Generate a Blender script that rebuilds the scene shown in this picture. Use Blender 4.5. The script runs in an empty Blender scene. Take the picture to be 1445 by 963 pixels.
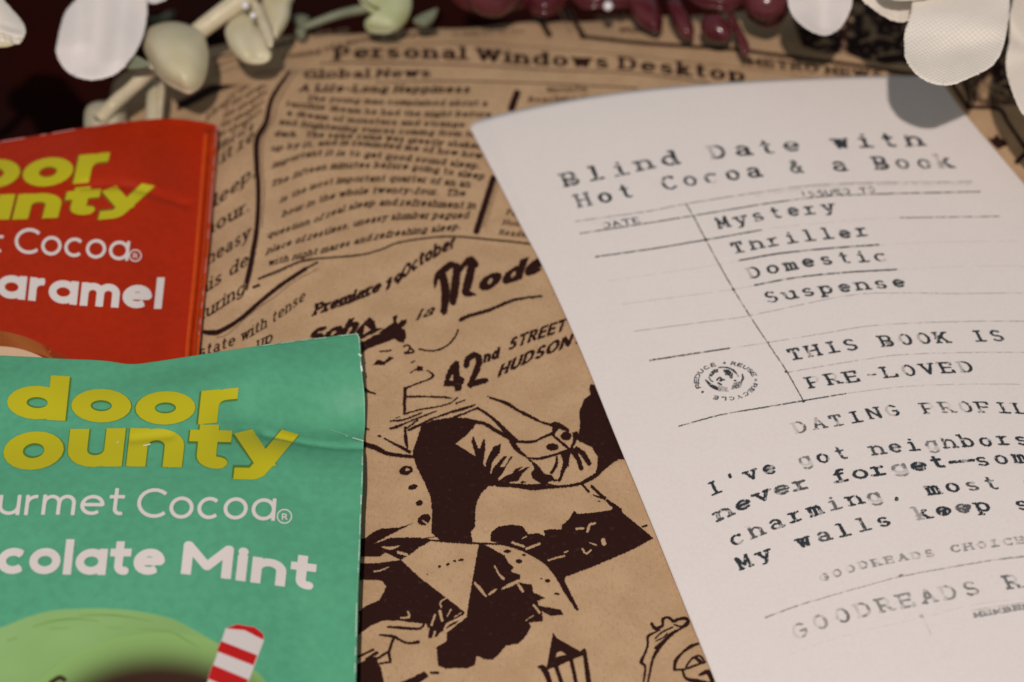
import bpy, math, random
import numpy as np

random.seed(7); rng = np.random.default_rng(11)
scene = bpy.context.scene
C = scene.collection
R = math.radians

# ------------------------------------------------------------------ camera
PW, PH, FP = 1445.0, 963.0, 2640.0          # photograph size, focal length in its pixels
PITCH = R(48.0)                              # how steeply the lens looks down
Z0 = 0.030                                   # height of the wrapped book's top
D0 = 0.2507
cam_loc = np.array([0.0, -D0 * math.cos(PITCH), Z0 + D0 * math.sin(PITCH)])
cd = bpy.data.cameras.new('camera'); cam = bpy.data.objects.new('camera', cd); C.objects.link(cam)
cam.location = cam_loc; cam.rotation_euler = (math.pi / 2 - PITCH, 0, 0)
cd.sensor_fit = 'HORIZONTAL'; cd.sensor_width = 36.0; cd.lens = FP / PW * 36.0
cd.clip_start = 0.01; cd.clip_end = 20.0
cd.dof.use_dof = True; cd.dof.focus_distance = 0.232; cd.dof.aperture_fstop = 17.0
cd.dof.aperture_blades = 0
scene.camera = cam

# ------------------------------------------------------------------ light
scene.view_settings.view_transform = 'Standard'; scene.view_settings.look = 'None'
scene.view_settings.exposure = 0.0; scene.view_settings.gamma = 1.0
scene.view_settings.use_curve_mapping = False
w = bpy.data.worlds.new('World'); scene.world = w; w.use_nodes = True
bg = w.node_tree.nodes['Background']
bg.inputs[0].default_value = (0.80, 0.93, 1.0, 1); bg.inputs[1].default_value = 0.185
ld = bpy.data.lights.new('lamp', 'AREA'); ld.shape = 'DISK'; ld.size = 0.011; ld.energy = 2.9
ld.color = (1.0, 0.865, 0.785)
lo = bpy.data.objects.new('lamp', ld); C.objects.link(lo)
LDIR = np.array([-0.08, -0.67, 1.0]); LDIR /= np.linalg.norm(LDIR)
LAIM = np.array([0.02, 0.0, Z0]); lp = LAIM + LDIR * 0.62
lo.location = lp
from mathutils import Vector
lo.rotation_euler = Vector(-LDIR).to_track_quat('-Z', 'Y').to_euler()

# ------------------------------------------------------------------ rays
CR = np.array([1.0, 0, 0]); CU = np.array([0, math.sin(PITCH), math.cos(PITCH)])
CF = np.array([0, math.cos(PITCH), -math.sin(PITCH)])
def rays(px, py):
    a = (np.asarray(px, float) - PW / 2) / FP; b = -(np.asarray(py, float) - PH / 2) / FP
    return a[..., None] * CR + b[..., None] * CU + CF
def at_height(px, py, z):
    d = rays(px, py); t = (z - cam_loc[2]) / d[..., 2]
    return cam_loc + d * t[..., None]
def on_surface(px, py, h, z=Z0, it=14):
    px = np.asarray(px, float); py = np.asarray(py, float)
    zz = np.full(px.shape, float(z))
    for k in range(it):
        p = at_height(px, py, zz); zz = 0.15 * zz + 0.85 * h(p[..., 0], p[..., 1]) if k < it - 1 else zz
    return p

def spline(pts, n=6):
    P = np.array(pts, float)
    if len(P) < 3: return P
    Q = np.vstack([2 * P[0] - P[1], P, 2 * P[-1] - P[-2]]); out = []
    for i in range(1, len(Q) - 2):
        for t in np.arange(n) / n:
            a, b, c, d = Q[i - 1], Q[i], Q[i + 1], Q[i + 2]
            out.append(.5 * (2 * b + (c - a) * t + (2 * a - 5 * b + 4 * c - d) * t * t + (3 * b - a - 3 * c + d) * t ** 3))
    out.append(P[-1]); return np.array(out)
def closed_spline(pts, n=6):
    P = np.array(pts, float); out = []; m = len(P)
    for i in range(m):
        a, b, c, d = P[i - 1], P[i], P[(i + 1) % m], P[(i + 2) % m]
        for t in np.arange(n) / n:
            out.append(.5 * (2 * b + (c - a) * t + (2 * a - 5 * b + 4 * c - d) * t * t + (3 * b - a - 3 * c + d) * t ** 3))
    return np.array(out)
def resample(P, n):
    P = np.array(P, float); s = np.r_[0, np.cumsum(np.linalg.norm(np.diff(P, axis=0), axis=1))]
    q = np.linspace(0, s[-1], n); return np.c_[[np.interp(q, s, P[:, k]) for k in range(P.shape[1])]].T

# ------------------------------------------------------------------ objects
def tag(o, label=None, cat=None, kind=None, group=None):
    if label: o['label'] = label
    if cat: o['category'] = cat
    if kind: o['kind'] = kind
    if group: o['group'] = group
    return o
def empty(name, loc, label, cat, group=None):
    o = bpy.data.objects.new(name, None); C.objects.link(o); o.location = loc
    o.empty_display_size = .01
    return tag(o, label, cat, None, group)
def link(name, me, mat, parent=None):
    me.materials.append(mat); o = bpy.data.objects.new(name, me); C.objects.link(o)
    if parent is not None:
        o.parent = parent; o.matrix_parent_inverse = parent.matrix_world.inverted() if False else o.matrix_parent_inverse
        o.location = -Vector(parent.location)
        if parent.parent is not None: o.location = (0, 0, 0)
    return o
def mesh_arrays(name, V, loops, starts, attr=None, smooth=False):
    me = bpy.data.meshes.new(name)
    me.vertices.add(len(V)); me.vertices.foreach_set('co', np.asarray(V, np.float32).ravel())
    me.loops.add(len(loops)); me.loops.foreach_set('vertex_index', np.asarray(loops, np.int32))
    me.polygons.add(len(starts)); me.polygons.foreach_set('loop_start', np.asarray(starts, np.int32))
    if attr is not None:
        at = me.attributes.new('ink', 'FLOAT', 'POINT'); at.data.foreach_set('value', np.asarray(attr, np.float32))
    me.update(calc_edges=True)
    me.polygons.foreach_set('use_smooth', np.full(len(starts), smooth)); me.update()
    return me
def grid_mesh(name, P, smooth=True, bottom=None, mask=None):
    """P (nv,nu,3) seen from above; bottom the same shape closes it into a solid."""
    nv, nu = P.shape[:2]; V = P.reshape(-1, 3); idx = np.arange(nv * nu).reshape(nv, nu)
    q = np.stack([idx[:-1, :-1], idx[1:, :-1], idx[1:, 1:], idx[:-1, 1:]], -1).reshape(-1, 4)
    F = [q]
    if bottom is not None:
        n = len(V); V = np.vstack([V, bottom.reshape(-1, 3)]); F.append(q[:, ::-1] + n)
        b = np.r_[idx[0, :], idx[1:, -1], idx[-1, -2::-1], idx[-2::-1, 0]]
        a, c = b[:-1], b[1:]; F.append(np.stack([a, c, c + n, a + n], -1))
    F = np.vstack(F); return mesh_arrays(name, V, F.ravel(), np.arange(len(F)) * 4, smooth=smooth)
def coons(top, right, bottom, left, nu, nv):
    """four pixel curves -> (nv,nu,2) grid"""
    t = resample(top, nu); b = resample(bottom, nu); l = resample(left, nv); r = resample(right, nv)
    u = np.linspace(0, 1, nu)[None, :, None]; v = np.linspace(0, 1, nv)[:, None, None]
    return ((1 - v) * t[None] + v * b[None] + (1 - u) * l[:, None] + u * r[:, None]
            - (1 - u) * (1 - v) * t[0] - u * (1 - v) * t[-1] - (1 - u) * v * b[0] - u * v * b[-1])

# ------------------------------------------------------------------ materials
def node(nt, t, **kw):
    n = nt.nodes.new(t)
    for k, v in kw.items():
        if k in n.inputs: n.inputs[k].default_value = v
        else: setattr(n, k, v)
    return n
def mat(name, rough=.6, spec=.3):
    m = bpy.data.materials.new(name); m.use_nodes = True; nt = m.node_tree
    b = nt.nodes['Principled BSDF']; b.inputs['Roughness'].default_value = rough
    b.inputs['Specular IOR Level'].default_value = spec
    return m, nt, b
def col(c): return (c[0], c[1], c[2], 1)
def noisy(nt, c1, c2, scale, detail=4, lo=.35, hi=.65, stretch=None):
    geo = node(nt, 'ShaderNodeNewGeometry'); src = geo.outputs['Position']
    if stretch:
        mp = node(nt, 'ShaderNodeMapping'); mp.inputs['Scale'].default_value = stretch
        mp.inputs['Rotation'].default_value = (0, 0, .6)
        nt.links.new(src, mp.inputs[0]); src = mp.outputs[0]
    n = node(nt, 'ShaderNodeTexNoise'); n.inputs['Scale'].default_value = scale; n.inputs['Detail'].default_value = detail
    nt.links.new(src, n.inputs['Vector'])
    mr = node(nt, 'ShaderNodeMapRange'); mr.inputs[1].default_value = lo; mr.inputs[2].default_value = hi
    nt.links.new(n.outputs['Fac'], mr.inputs[0])
    mx = node(nt, 'ShaderNodeMix', data_type='RGBA')
    if isinstance(c1, tuple): mx.inputs[6].default_value = col(c1)
    else: nt.links.new(c1, mx.inputs[6])
    if isinstance(c2, tuple): mx.inputs[7].default_value = col(c2)
    else: nt.links.new(c2, mx.inputs[7])
    nt.links.new(mr.outputs[0], mx.inputs[0]); return mx.outputs[2], n.outputs['Fac']
def bump(nt, b, fac, dist, strength=1.0, prev=None):
    n = node(nt, 'ShaderNodeBump'); n.inputs['Strength'].default_value = strength; n.inputs['Distance'].default_value = dist
    nt.links.new(fac, n.inputs['Height'])
    if prev is not None: nt.links.new(prev, n.inputs['Normal'])
    nt.links.new(n.outputs[0], b.inputs['Normal']); return n.outputs[0]
def kraft_color(nt):
    a, f1 = noisy(nt, (.485, .320, .180), (.55, .373, .218), 260, 5)
    c, f2 = noisy(nt, a, (.42, .262, .160), 3200, 2, .52, .80, (1, .5, 1))
    d, f3 = noisy(nt, c, (.58, .40, .27), 2400, 2, .58, .85, (.5, 1, 1))
    return d, f2, f1
def white_color(nt):
    a, f = noisy(nt, (.80, .752, .732), (.785, .735, .715), 300, 4)
    c, g = noisy(nt, a, (.815, .769, .749), 2200, 2)
    return c, g
def ink_mat(name, base, ink, rough=.6, spec=.25, worn=None):
    """flat print: fades from the colour of what it is printed on to the ink by its own 'ink' attribute"""
    m, nt, b = mat(name, rough, spec)
    src = base(nt)[0] if callable(base) else None
    at = node(nt, 'ShaderNodeAttribute', attribute_name='ink')
    mx = node(nt, 'ShaderNodeMix', data_type='RGBA')
    if src is not None: nt.links.new(src, mx.inputs[6])
    else: mx.inputs[6].default_value = col(base)
    if worn: s, _ = noisy(nt, ink, worn, 1500, 3, .60, .74); nt.links.new(s, mx.inputs[7])
    else: mx.inputs[7].default_value = col(ink)
    nt.links.new(at.outputs['Fac'], mx.inputs[0]); nt.links.new(mx.outputs[2], b.inputs['Base Color'])
    return m
INK = (.027, .0078, .0058)
kraft, nt, b = mat('kraft_paper', .75, .2); c, f, f1 = kraft_color(nt); nt.links.new(c, b.inputs['Base Color']); bump(nt, b, f, .00002, .6)
ink_kraft = ink_mat('black_ink_on_kraft', kraft_color, INK, .7, .12, worn=(.05, .020, .016))
white, nt, b = mat('white_card', .65, .25); c, f = white_color(nt); nt.links.new(c, b.inputs['Base Color']); bump(nt, b, f, .00001, .4)
ink_type = ink_mat('typewriter_ink', white_color, (.030, .038, .046), .55, .3)
def foil(name, c, rough=.42):
    m, nt, b = mat(name, rough, .22); o, f = noisy(nt, c, tuple(x * .90 for x in c), 900, 4); nt.links.new(o, b.inputs['Base Color'])
    n = node(nt, 'ShaderNodeTexNoise'); n.inputs['Scale'].default_value = 55; n.inputs['Detail'].default_value = 5
    g = node(nt, 'ShaderNodeNewGeometry'); nt.links.new(g.outputs['Position'], n.inputs['Vector'])
    pv = bump(nt, b, n.outputs['Fac'], .0016, .30)
    v_ = node(nt, 'ShaderNodeTexVoronoi', feature='DISTANCE_TO_EDGE'); v_.inputs['Scale'].default_value = 34
    mp = node(nt, 'ShaderNodeMapping'); mp.inputs['Scale'].default_value = (.55, 1.3, 1); nt.links.new(g.outputs['Position'], mp.inputs[0]); nt.links.new(mp.outputs[0], v_.inputs['Vector'])
    mr = node(nt, 'ShaderNodeMapRange'); mr.inputs[2].default_value = .05; nt.links.new(v_.outputs[0], mr.inputs[0]); bump(nt, b, mr.outputs[0], .0003, .22, pv); return m
GREEN = (.103, .410, .242); RED = (.44, .023, .0018); YEL = (.53, .49, .012); WHT = (.76, .71, .69)
green_foil = foil('mint_green_film', GREEN); red_foil = foil('red_film', RED)
dark_cloth, nt, b = mat('dark_cloth', .9, .0)
c, f = noisy(nt, (.026, .0052, .0038), (.014, .0068, .0062), 22, 4, .4, .7); nt.links.new(c, b.inputs['Base Color']); 
c2, f2 = noisy(nt, (0, 0, 0), (1, 1, 1), 900, 3); bump(nt, b, f2, .0003, .6)
def silk(name, c):
    m, nt, b = mat(name, .62, .3); o, f = noisy(nt, c, tuple(x * .93 for x in c), 120, 4)
    geo = node(nt, 'ShaderNodeNewGeometry'); last = None; prev = None; cc = o
    for ang in (R(58), R(-38)):
        mp = node(nt, 'ShaderNodeMapping'); mp.inputs['Rotation'].default_value = (0, 0, ang)
        nt.links.new(geo.outputs['Position'], mp.inputs[0])
        wv = node(nt, 'ShaderNodeTexWave'); wv.inputs['Scale'].default_value = 620; wv.inputs['Distortion'].default_value = 2.2
        wv.inputs['Detail'].default_value = 2; nt.links.new(mp.outputs[0], wv.inputs['Vector'])
        prev = bump(nt, b, wv.outputs['Fac'], .00008, .5, prev)
        mr = node(nt, 'ShaderNodeMapRange'); mr.inputs[3].default_value = .91; mr.inputs[4].default_value = 1.05; nt.links.new(wv.outputs['Fac'], mr.inputs[0])
        mm = node(nt, 'ShaderNodeMix', data_type='RGBA', blend_type='MULTIPLY'); mm.inputs[0].default_value = 1; nt.links.new(cc, mm.inputs[6]); nt.links.new(mr.outputs[0], mm.inputs[7]); cc = mm.outputs[2]
    nt.links.new(cc, b.inputs['Base Color']); b.inputs['Sheen Weight'].default_value = .15
    return m
silk_warm = silk('ivory_silk', (.90, .84, .75)); silk_white = silk('white_silk', (.88, .83, .81))
def wax(name, c, c2, rough=.32, sc=180):
    m, nt, b = mat(name, rough, .5); o, f = noisy(nt, c, c2, sc, 3); nt.links.new(o, b.inputs['Base Color'])
    b.inputs['Subsurface Weight'].default_value = .25; b.inputs['Subsurface Radius'].default_value = (.002, .002, .001)
    b.inputs['Subsurface Scale'].default_value = .5; bump(nt, b, f, .0002, .4); return m
wax_green = wax('pale_green_plastic', (.60, .55, .36), (.66, .61, .44), .42)
stem_green = wax('pale_green_stem', (.62, .55, .37), (.70, .62, .46), .35, 500)
wax_bright = wax('lime_plastic', (.46, .50, .24), (.54, .57, .36), .5)
leaf_dark = wax('faded_green_plastic', (.17, .19, .12), (.25, .27, .18), .5)
burgundy = wax('burgundy_plastic', (.085, .012, .018), (.135, .030, .036), .2)
burgundy_stem = wax('burgundy_stem_plastic', (.10, .022, .022), (.13, .04, .036), .3)
pearl, nt, b = mat('pearl', .12, .8); b.inputs['Base Color'].default_value = (.85, .82, .84, 1); b.inputs['Coat Weight'].default_value = .6

# ------------------------------------------------------------------ print raster -> mesh
def parse(s):
    out = []
    for part in s.split(';'):
        pts = []; arc = []
        for tok in part.split():
            if tok[0] == '@':
                cx, cy, rx, ry, a0, a1 = map(float, tok[1:].split(','))
                n = max(3, int(abs(a1 - a0) / 18))
                for a in np.linspace(R(a0), R(a1), n + 1): pts.append((cx + rx * math.cos(a), cy + ry * math.sin(a))); arc.append(1)
            else: pts.append(tuple(map(float, tok.split(',')))); arc.append(0)
        out.append((np.array(pts), arc))
    return out
O = '@.45,.5,.45,.5,0,360'
GL = {'a': (.8, '@.38,.70,.34,.30,150,0 .72,0;@.36,.27,.36,.27,0,360'), 'ɑ': (.9, '.9,1 .9,0;' + O),
 'b': (.9, '0,1.5 0,0;' + O), 'c': (.82, '@.45,.5,.45,.5,45,315'), 'd': (.9, '.9,1.5 .9,0;' + O),
 'e': (.88, '.02,.52 .88,.52 @.45,.5,.45,.5,5,310'), 'f': (.5, '@.5,1.15,.3,.35,70,180 .2,0;0,1 .48,1'),
 'g': (.9, O + ';.9,1 .9,-.05 @.45,-.05,.45,.37,0,-150'), 'h': (.8, '0,1.5 0,0;@.4,.58,.4,.42,180,0 .8,0'),
 'i': (.06, '.03,1 .03,0;.03,1.38 .03,1.41'), 'j': (.3, '.28,1 .28,-.1 @.03,-.1,.25,.3,0,-90;.28,1.38 .28,1.41'),
 'k': (.78, '0,1.5 0,0;.72,1 .04,.42;.28,.62 .78,0'), 'l': (.06, '.03,1.5 .03,0'),
 'm': (1.3, '0,1 0,0;@.33,.62,.32,.38,180,0 .65,0;@.98,.62,.32,.38,180,0 1.3,0'),
 'n': (.8, '0,1 0,0;@.4,.58,.4,.42,180,0 .8,0'), 'o': (.9, O), 'p': (.9, '0,1 0,-.42;' + O), 'q': (.9, '.9,1 .9,-.42;' + O),
 'r': (.38, '0,1 0,0;@.40,.56,.40,.44,180,82'),
 'ť': (.52, '.2,1.2 .2,.28 @.44,.28,.24,.28,180,295;0,1 .5,1'),
 'ř': (.50, '0,1 0,0;@.36,.52,.36,.48,180,92 .40,1'), 's': (.7, '@.35,.74,.30,.26,35,270 @.35,.25,.34,.25,90,-150'),
 't': (.52, '.2,1.4 .2,.28 @.44,.28,.24,.28,180,295;0,1 .5,1'), 'u': (.8, '0,1 0,.42 @.4,.42,.4,.42,180,360;.8,1 .8,0'),
 'v': (.84, '0,1 .42,0;.84,1 .42,0'), 'w': (1.24, '0,1 .33,0;.33,0 .62,.95;.62,.95 .92,0;1.24,1 .92,0'),
 'x': (.8, '0,1 .8,0;.8,1 0,0'), 'y': (.86, '0,1 .44,.05;.86,1 .42,-.05 .30,-.32 .22,-.38 .02,-.38'), 'z': (.74, '0,1 .74,1 0,0 .74,0'),
 'A': (1.15, '0,0 .57,1.4;1.15,0 .57,1.4;.22,.5 .93,.5'), 'B': (.95, '0,1.4 0,0;0,1.4 @.5,1.06,.36,.34,90,-90 0,.72;.5,.72 @.55,.36,.4,.36,90,-90 0,0'),
 'C': (1.1, '@.68,.7,.68,.7,45,315'), 'D': (1.1, '0,1.4 0,0;0,1.4 @.45,.7,.65,.7,90,-90 0,0'), 'E': (.85, '.85,1.4 0,1.4 0,0 .85,0;0,.72 .7,.72'),
 'F': (.8, '.8,1.4 0,1.4 0,0;0,.7 .65,.7'), 'G': (1.2, '@.68,.7,.68,.7,45,330 1.25,.65 .8,.65'), 'H': (1.05, '0,1.4 0,0;1.05,1.4 1.05,0;0,.72 1.05,.72'),
 'I': (.06, '.03,1.4 .03,0'), 'J': (.6, '.55,1.4 .55,.35 @.28,.35,.27,.35,0,-170'), 'K': (1.0, '0,1.4 0,0;.95,1.4 .02,.55;.35,.85 1.0,0'),
 'L': (.8, '0,1.4 0,0 .8,0'), 'M': (1.3, '0,0 0,1.4 .65,.35 1.3,1.4 1.3,0'), 'N': (1.1, '0,0 0,1.4 1.1,0 1.1,1.4'), 'O': (1.3, '@.65,.7,.65,.7,0,360'),
 'P': (.9, '0,1.4 0,0;0,1.4 @.5,1.02,.4,.38,90,-90 0,.64'), 'Q': (1.3, '@.65,.7,.65,.7,0,360;.8,.3 1.25,-.1'), 'R': (1.0, '0,1.4 0,0;0,1.4 @.5,1.02,.4,.38,90,-90 0,.64;.5,.64 1.0,0'),
 'S': (.9, '@.46,1.05,.38,.35,35,270 @.45,.35,.43,.35,90,-150'), 'T': (1.05, '0,1.4 1.05,1.4;.52,1.4 .52,0'), 'U': (1.05, '0,1.4 0,.5 @.52,.5,.52,.5,180,360 1.05,1.4'),
 'V': (1.1, '0,1.4 .55,0;1.1,1.4 .55,0'), 'W': (1.7, '0,1.4 .42,0;.42,0 .85,1.35;.85,1.35 1.28,0;1.7,1.4 1.28,0'), 'X': (1.05, '0,1.4 1.05,0;1.05,1.4 0,0'),
 'Y': (1.05, '0,1.4 .52,.65;1.05,1.4 .52,.65;.52,.65 .52,0'), '1': (.4, '.0,1.15 .3,1.4 .3,0'), '9': (.8, '@.4,.95,.4,.42,0,360;.8,.95 @.3,.95,.5,.95,0,-75'),
 '2': (.8, '@.4,1.0,.4,.4,160,-30 0,0 .8,0'), '&': (1.1, '1.05,0 .28,1.0 @.45,1.15,.22,.23,200,-40 @.38,.38,.38,.38,120,360 1.0,.7'),
 '.': (.06, '.03,.02 .03,.04'), ',': (.1, '.08,.05 .0,-.22'), '-': (.5, '0,.55 .5,.55'), '—': (1.3, '0,.55 1.3,.55'), "'": (.06, '.03,1.45 .0,1.1'), '°': (.2, '@.1,.1,.1,.1,0,360')}
GL = {k: (v[0], parse(v[1])) for k, v in GL.items()}
def serifs(ch, polys):
    out = []; wide = ch in 'ilIrfjtT1'
    for P, arc in polys:
        for e, nb in ((0, 1), (-1, -2)):
            if arc[e]: continue
            x, y = P[e]; dx, dy = P[nb] - P[e]
            if abs(dy) < .3: continue
            top = dy < 0
            if ch in "t.,'-—yg&" and not (ch == 'y' and top): continue
            if ch == 'i' and y > 1.2: continue
            s = .40 if (wide and not top and ch != 't') else .20
            if top and ch.islower() and ch not in 'vwxy': out.append(np.array([(x - s * 1.1, y), (x, y)]))
            elif ch in 'vV' and not top: continue
            elif ch in 'wWAM' and (top and ch == 'A' or not top and ch in 'wW'): continue
            else: out.append(np.array([(x - s, y), (x + s, y)]))
    if ch == 'T': out += [np.array([(0, 1.4), (0, 1.1)]), np.array([(1.05, 1.4), (1.05, 1.1)])]
    if ch in 'EF': out += [np.array([(.85 if ch == 'E' else .8, 1.4), (.85 if ch == 'E' else .8, 1.12)]), np.array([(-.2, 1.4), (0, 1.4)]), np.array([(-.2, 0), (.2, 0)])]
    if ch in 'EL': out += [np.array([(.85, 0), (.85, .3)]), np.array([(-.2, 0), (0, 0)])]
    if ch in 'cC': h = .5 if ch == 'c' else .7; out += [np.array([(P_ := polys[0][0][0])[:], P_ + (0, .18 * h * 2 * .6)])]
    return out
def vnoise(shape, cell, r):
    h, w_ = shape; gh, gw = int(h / cell) + 3, int(w_ / cell) + 3; g = r.random((gh, gw)).astype(np.float32)
    y = np.arange(h) / cell; x = np.arange(w_) / cell; yi = y.astype(int); xi = x.astype(int)
    fy = (y - yi); fx = (x - xi); fy = (fy * fy * (3 - 2 * fy))[:, None].astype(np.float32); fx = (fx * fx * (3 - 2 * fx))[None].astype(np.float32)
    a = g[yi][:, xi]; b_ = g[yi][:, xi + 1]; c_ = g[yi + 1][:, xi]; d_ = g[yi + 1][:, xi + 1]
    return (a * (1 - fx) + b_ * fx) * (1 - fy) + (c_ * (1 - fx) + d_ * fx) * fy
class Print:
    def __init__(s, x0, y0, x1, y1, k=2.0):
        s.x0, s.y0, s.k = x0, y0, k; s.W = int((x1 - x0) * k); s.H = int((y1 - y0) * k); s.A = np.zeros((s.H, s.W), np.float32)
    def win(s, P, pad):
        x = (P[:, 0] - s.x0) * s.k; y = (P[:, 1] - s.y0) * s.k; p = pad * s.k + 2
        a, b_ = int(max(0, x.min() - p)), int(min(s.W, x.max() + p)); c_, d_ = int(max(0, y.min() - p)), int(min(s.H, y.max() + p))
        return (a, b_, c_, d_) if b_ > a and d_ > c_ else None
    def put(s, wn, cov, val):
        a, b_, c_, d_ = wn; A = s.A[c_:d_, a:b_]
        if np.ndim(val) or val > 0: np.maximum(A, cov * val, out=A)
        else: np.multiply(A, 1 - cov, out=A)
    def stroke(s, pts, w=2.0, val=1.0, smooth=True):
        P = spline(pts, 5) if smooth and len(pts) > 2 else np.array(pts, float)
        if np.isscalar(w): ws = np.full(len(P), w / 2)
        else: ws = np.interp(np.linspace(0, 1, len(P)), np.linspace(0, 1, len(w)), w) / 2
        for i in range(len(P) - 1):
            q = P[i:i + 2]; r = max(ws[i], ws[i + 1]); wn = s.win(q, r)
            if wn is None: continue
            X = (np.arange(wn[0], wn[1]) + .0)[None] / s.k + s.x0; Y = (np.arange(wn[2], wn[3]) + .0)[:, None] / s.k + s.y0
            d = q[1] - q[0]; L = max(1e-6, d @ d); t = np.clip(((X - q[0, 0]) * d[0] + (Y - q[0, 1]) * d[1]) / L, 0, 1)
            D = np.hypot(X - q[0, 0] - t * d[0], Y - q[0, 1] - t * d[1])
            s.put(wn, np.clip((ws[i] * (1 - t) + ws[i + 1] * t - D) * s.k + .5, 0, 1).astype(np.float32), val)
    def poly(s, pts, val=1.0, smooth=False):
        P = closed_spline(pts, 5) if smooth else np.array(pts, float); wn = s.win(P, 1)
        if wn is None: return
        X = (np.arange(wn[0], wn[1]))[None] / s.k + s.x0; Y = (np.arange(wn[2], wn[3]))[:, None] / s.k + s.y0
        ins = np.zeros((Y.shape[0], X.shape[1]), bool)
        for i in range(len(P)):
            (x1, y1), (x2, y2) = P[i - 1], P[i]
            if y1 == y2: continue
            rows = (Y[:, 0] >= min(y1, y2)) & (Y[:, 0] < max(y1, y2)); yy = Y[rows]
            ins[rows] ^= X < (x2 - x1) * (yy - y1) / (y2 - y1) + x1
        s.put(wn, ins.astype(np.float32), val)
    def blob(s, x, y, rx, ry, val=1.0, ang=0):
        t = np.linspace(0, 2 * np.pi, 20, endpoint=False); ca, sa = math.cos(R(ang)), math.sin(R(ang))
        s.poly(np.c_[x + rx * np.cos(t) * ca - ry * np.sin(t) * sa, y + rx * np.cos(t) * sa + ry * np.sin(t) * ca], val)
    def text(s, st, pts, up, hw=.09, hh=.05, serif=True, track=.30, mono=0, val=1.0, space=.55, body=.66, upend=None, jit=0., slant=0.):
        base = spline(pts, 12) if len(pts) > 2 else resample(pts, 12)
        cum = np.r_[0, np.cumsum(np.linalg.norm(np.diff(base, axis=0), axis=1))]; Ltot = cum[-1]
        if mono: cum = base[:, 0] - base[0, 0]; Ltot = cum[-1]
        adv = []
        for ch in st:
            g = GL.get(ch); adv.append(mono if mono else (space if g is None else g[0] + 2 * hw + track))
        tot = sum(adv) - (0 if mono else track); X = Ltot / tot; x = 0.
        up = np.array(up, float); upend = up if upend is None else np.array(upend, float)
        for ch, a in zip(st, adv):
            g = GL.get(ch)
            if g is not None:
                cx = (x + (a - track if not mono else a) / 2) * X; p = np.array([np.interp(cx, cum, base[:, 0]), np.interp(cx, cum, base[:, 1])])
                e = 2.0; p2 = np.array([np.interp(cx + e, cum, base[:, 0]), np.interp(cx + e, cum, base[:, 1])]); p1 = np.array([np.interp(cx - e, cum, base[:, 0]), np.interp(cx - e, cum, base[:, 1])])
                T = p2 - p1; T = T / (np.linalg.norm(T) + 1e-9) * X; U = up + (upend - up) * min(1, cx / Ltot) + slant * T
                polys = [q for q, _ in g[1]]
                if serif: polys = polys + serifs(ch, g[1])
                wd = g[0]; sx = 1.0
                if mono: sx = mono * body / max(wd, .8) if wd > .3 else mono * body / .8
                v = val * (1 - jit * random.random())
                dj = np.array([0., 0.]) if not mono else np.array([random.uniform(-.5, .5), random.uniform(-.6, .6)])
                M = np.column_stack([T, U]); 
                allp = np.vstack(polys); fl = lambda q: np.c_[(q[:, 0] - wd / 2) * sx, hh + q[:, 1] * (1 - 2 * hh)]
                pp = fl(allp) @ M.T + p + dj; pad = 1.8 * max(hw * np.linalg.norm(T), hh * np.linalg.norm(U)) + 1; wn = s.win(pp, pad)
                if wn is not None:
                    gx = np.arange(wn[0], wn[1]) / s.k + s.x0 - p[0] - dj[0]; gy = np.arange(wn[2], wn[3]) / s.k + s.y0 - p[1] - dj[1]
                    GX, GY = np.meshgrid(gx, gy); Mi = np.linalg.inv(M); u = (Mi[0, 0] * GX + Mi[0, 1] * GY) / hw; vv = (Mi[1, 0] * GX + Mi[1, 1] * GY) / hh
                    D = np.full(u.shape, 1e9)
                    for qi, q0 in enumerate(polys):
                        q = fl(q0) / (hw, hh); flat = not serif and np.abs(np.diff(q0, axis=0)).sum() > .12 and np.linalg.norm(q0[0] - q0[-1]) > .01
                        if flat:
                            arc = g[1][qi][1]; q = q.copy()
                            for e_, n_ in ((0, 1), (-1, -2)):
                                if not arc[e_]: dd = q[e_] - q[n_]; q[e_] = q[e_] + dd / max(np.linalg.norm(dd), 1e-6)
                        for i in range(len(q) - 1):
                            d = q[i + 1] - q[i]; L = max(1e-6, d @ d); t0 = ((u - q[i, 0]) * d[0] + (vv - q[i, 1]) * d[1]) / L; t = np.clip(t0, 0, 1)
                            dist = (u - q[i, 0] - t * d[0]) ** 2 + (vv - q[i, 1] - t * d[1]) ** 2
                            if flat and i == 0: dist = np.where(t0 < 0, 1e9, dist)
                            if flat and i == len(q) - 2: dist = np.where(t0 > 1, 1e9, dist)
                            D = np.minimum(D, dist)
                    soft = 0
                    if mono:
                        gx_ = u * hw / sx + wd / 2; gy_ = vv * hh; fx_ = 1.0; ramp = lambda t: np.clip(t * 6 + .5, 0, 1)
                        if ch == 'g': fx_ = .80 - .5 * ramp(gy_ + .08) * ramp(.42 - gy_)
                        elif ch == 'h': fx_ = 1 - .85 * ramp(gy_ - 1.08) * ramp(.25 - gx_ + .1)
                        elif ch == 'k': fx_ = .5 + .5 * ramp(gx_ - .35)
                        elif ch in 'DO': fx_ = .42 + .58 * ramp(gx_ - .4 + .3 * (gy_ < .4))
                        elif ch == 'G': fx_ = .35 + .65 * ramp(gx_ - .6)
                        elif ch in 'PR': fx_ = 1 - .7 * ramp(gx_ - .55) * ramp(1.2 - gy_) * ramp(gy_ - .4)
                        elif ch == 'c': fx_ = 1 - .6 * ramp(.3 - gy_) * ramp(gx_ - .3)
                        elif ch == 'e': soft = .5 * (np.hypot((gx_ - .45) / .42, (gy_ - .5) / .42) < 1) * (.6 + .8 * random.random())
                        elif ch == 'B': soft = .6 * (np.hypot((gx_ - .55) / .3, (gy_ - .45) / .3) < 1)
                        v = v * fx_
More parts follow.
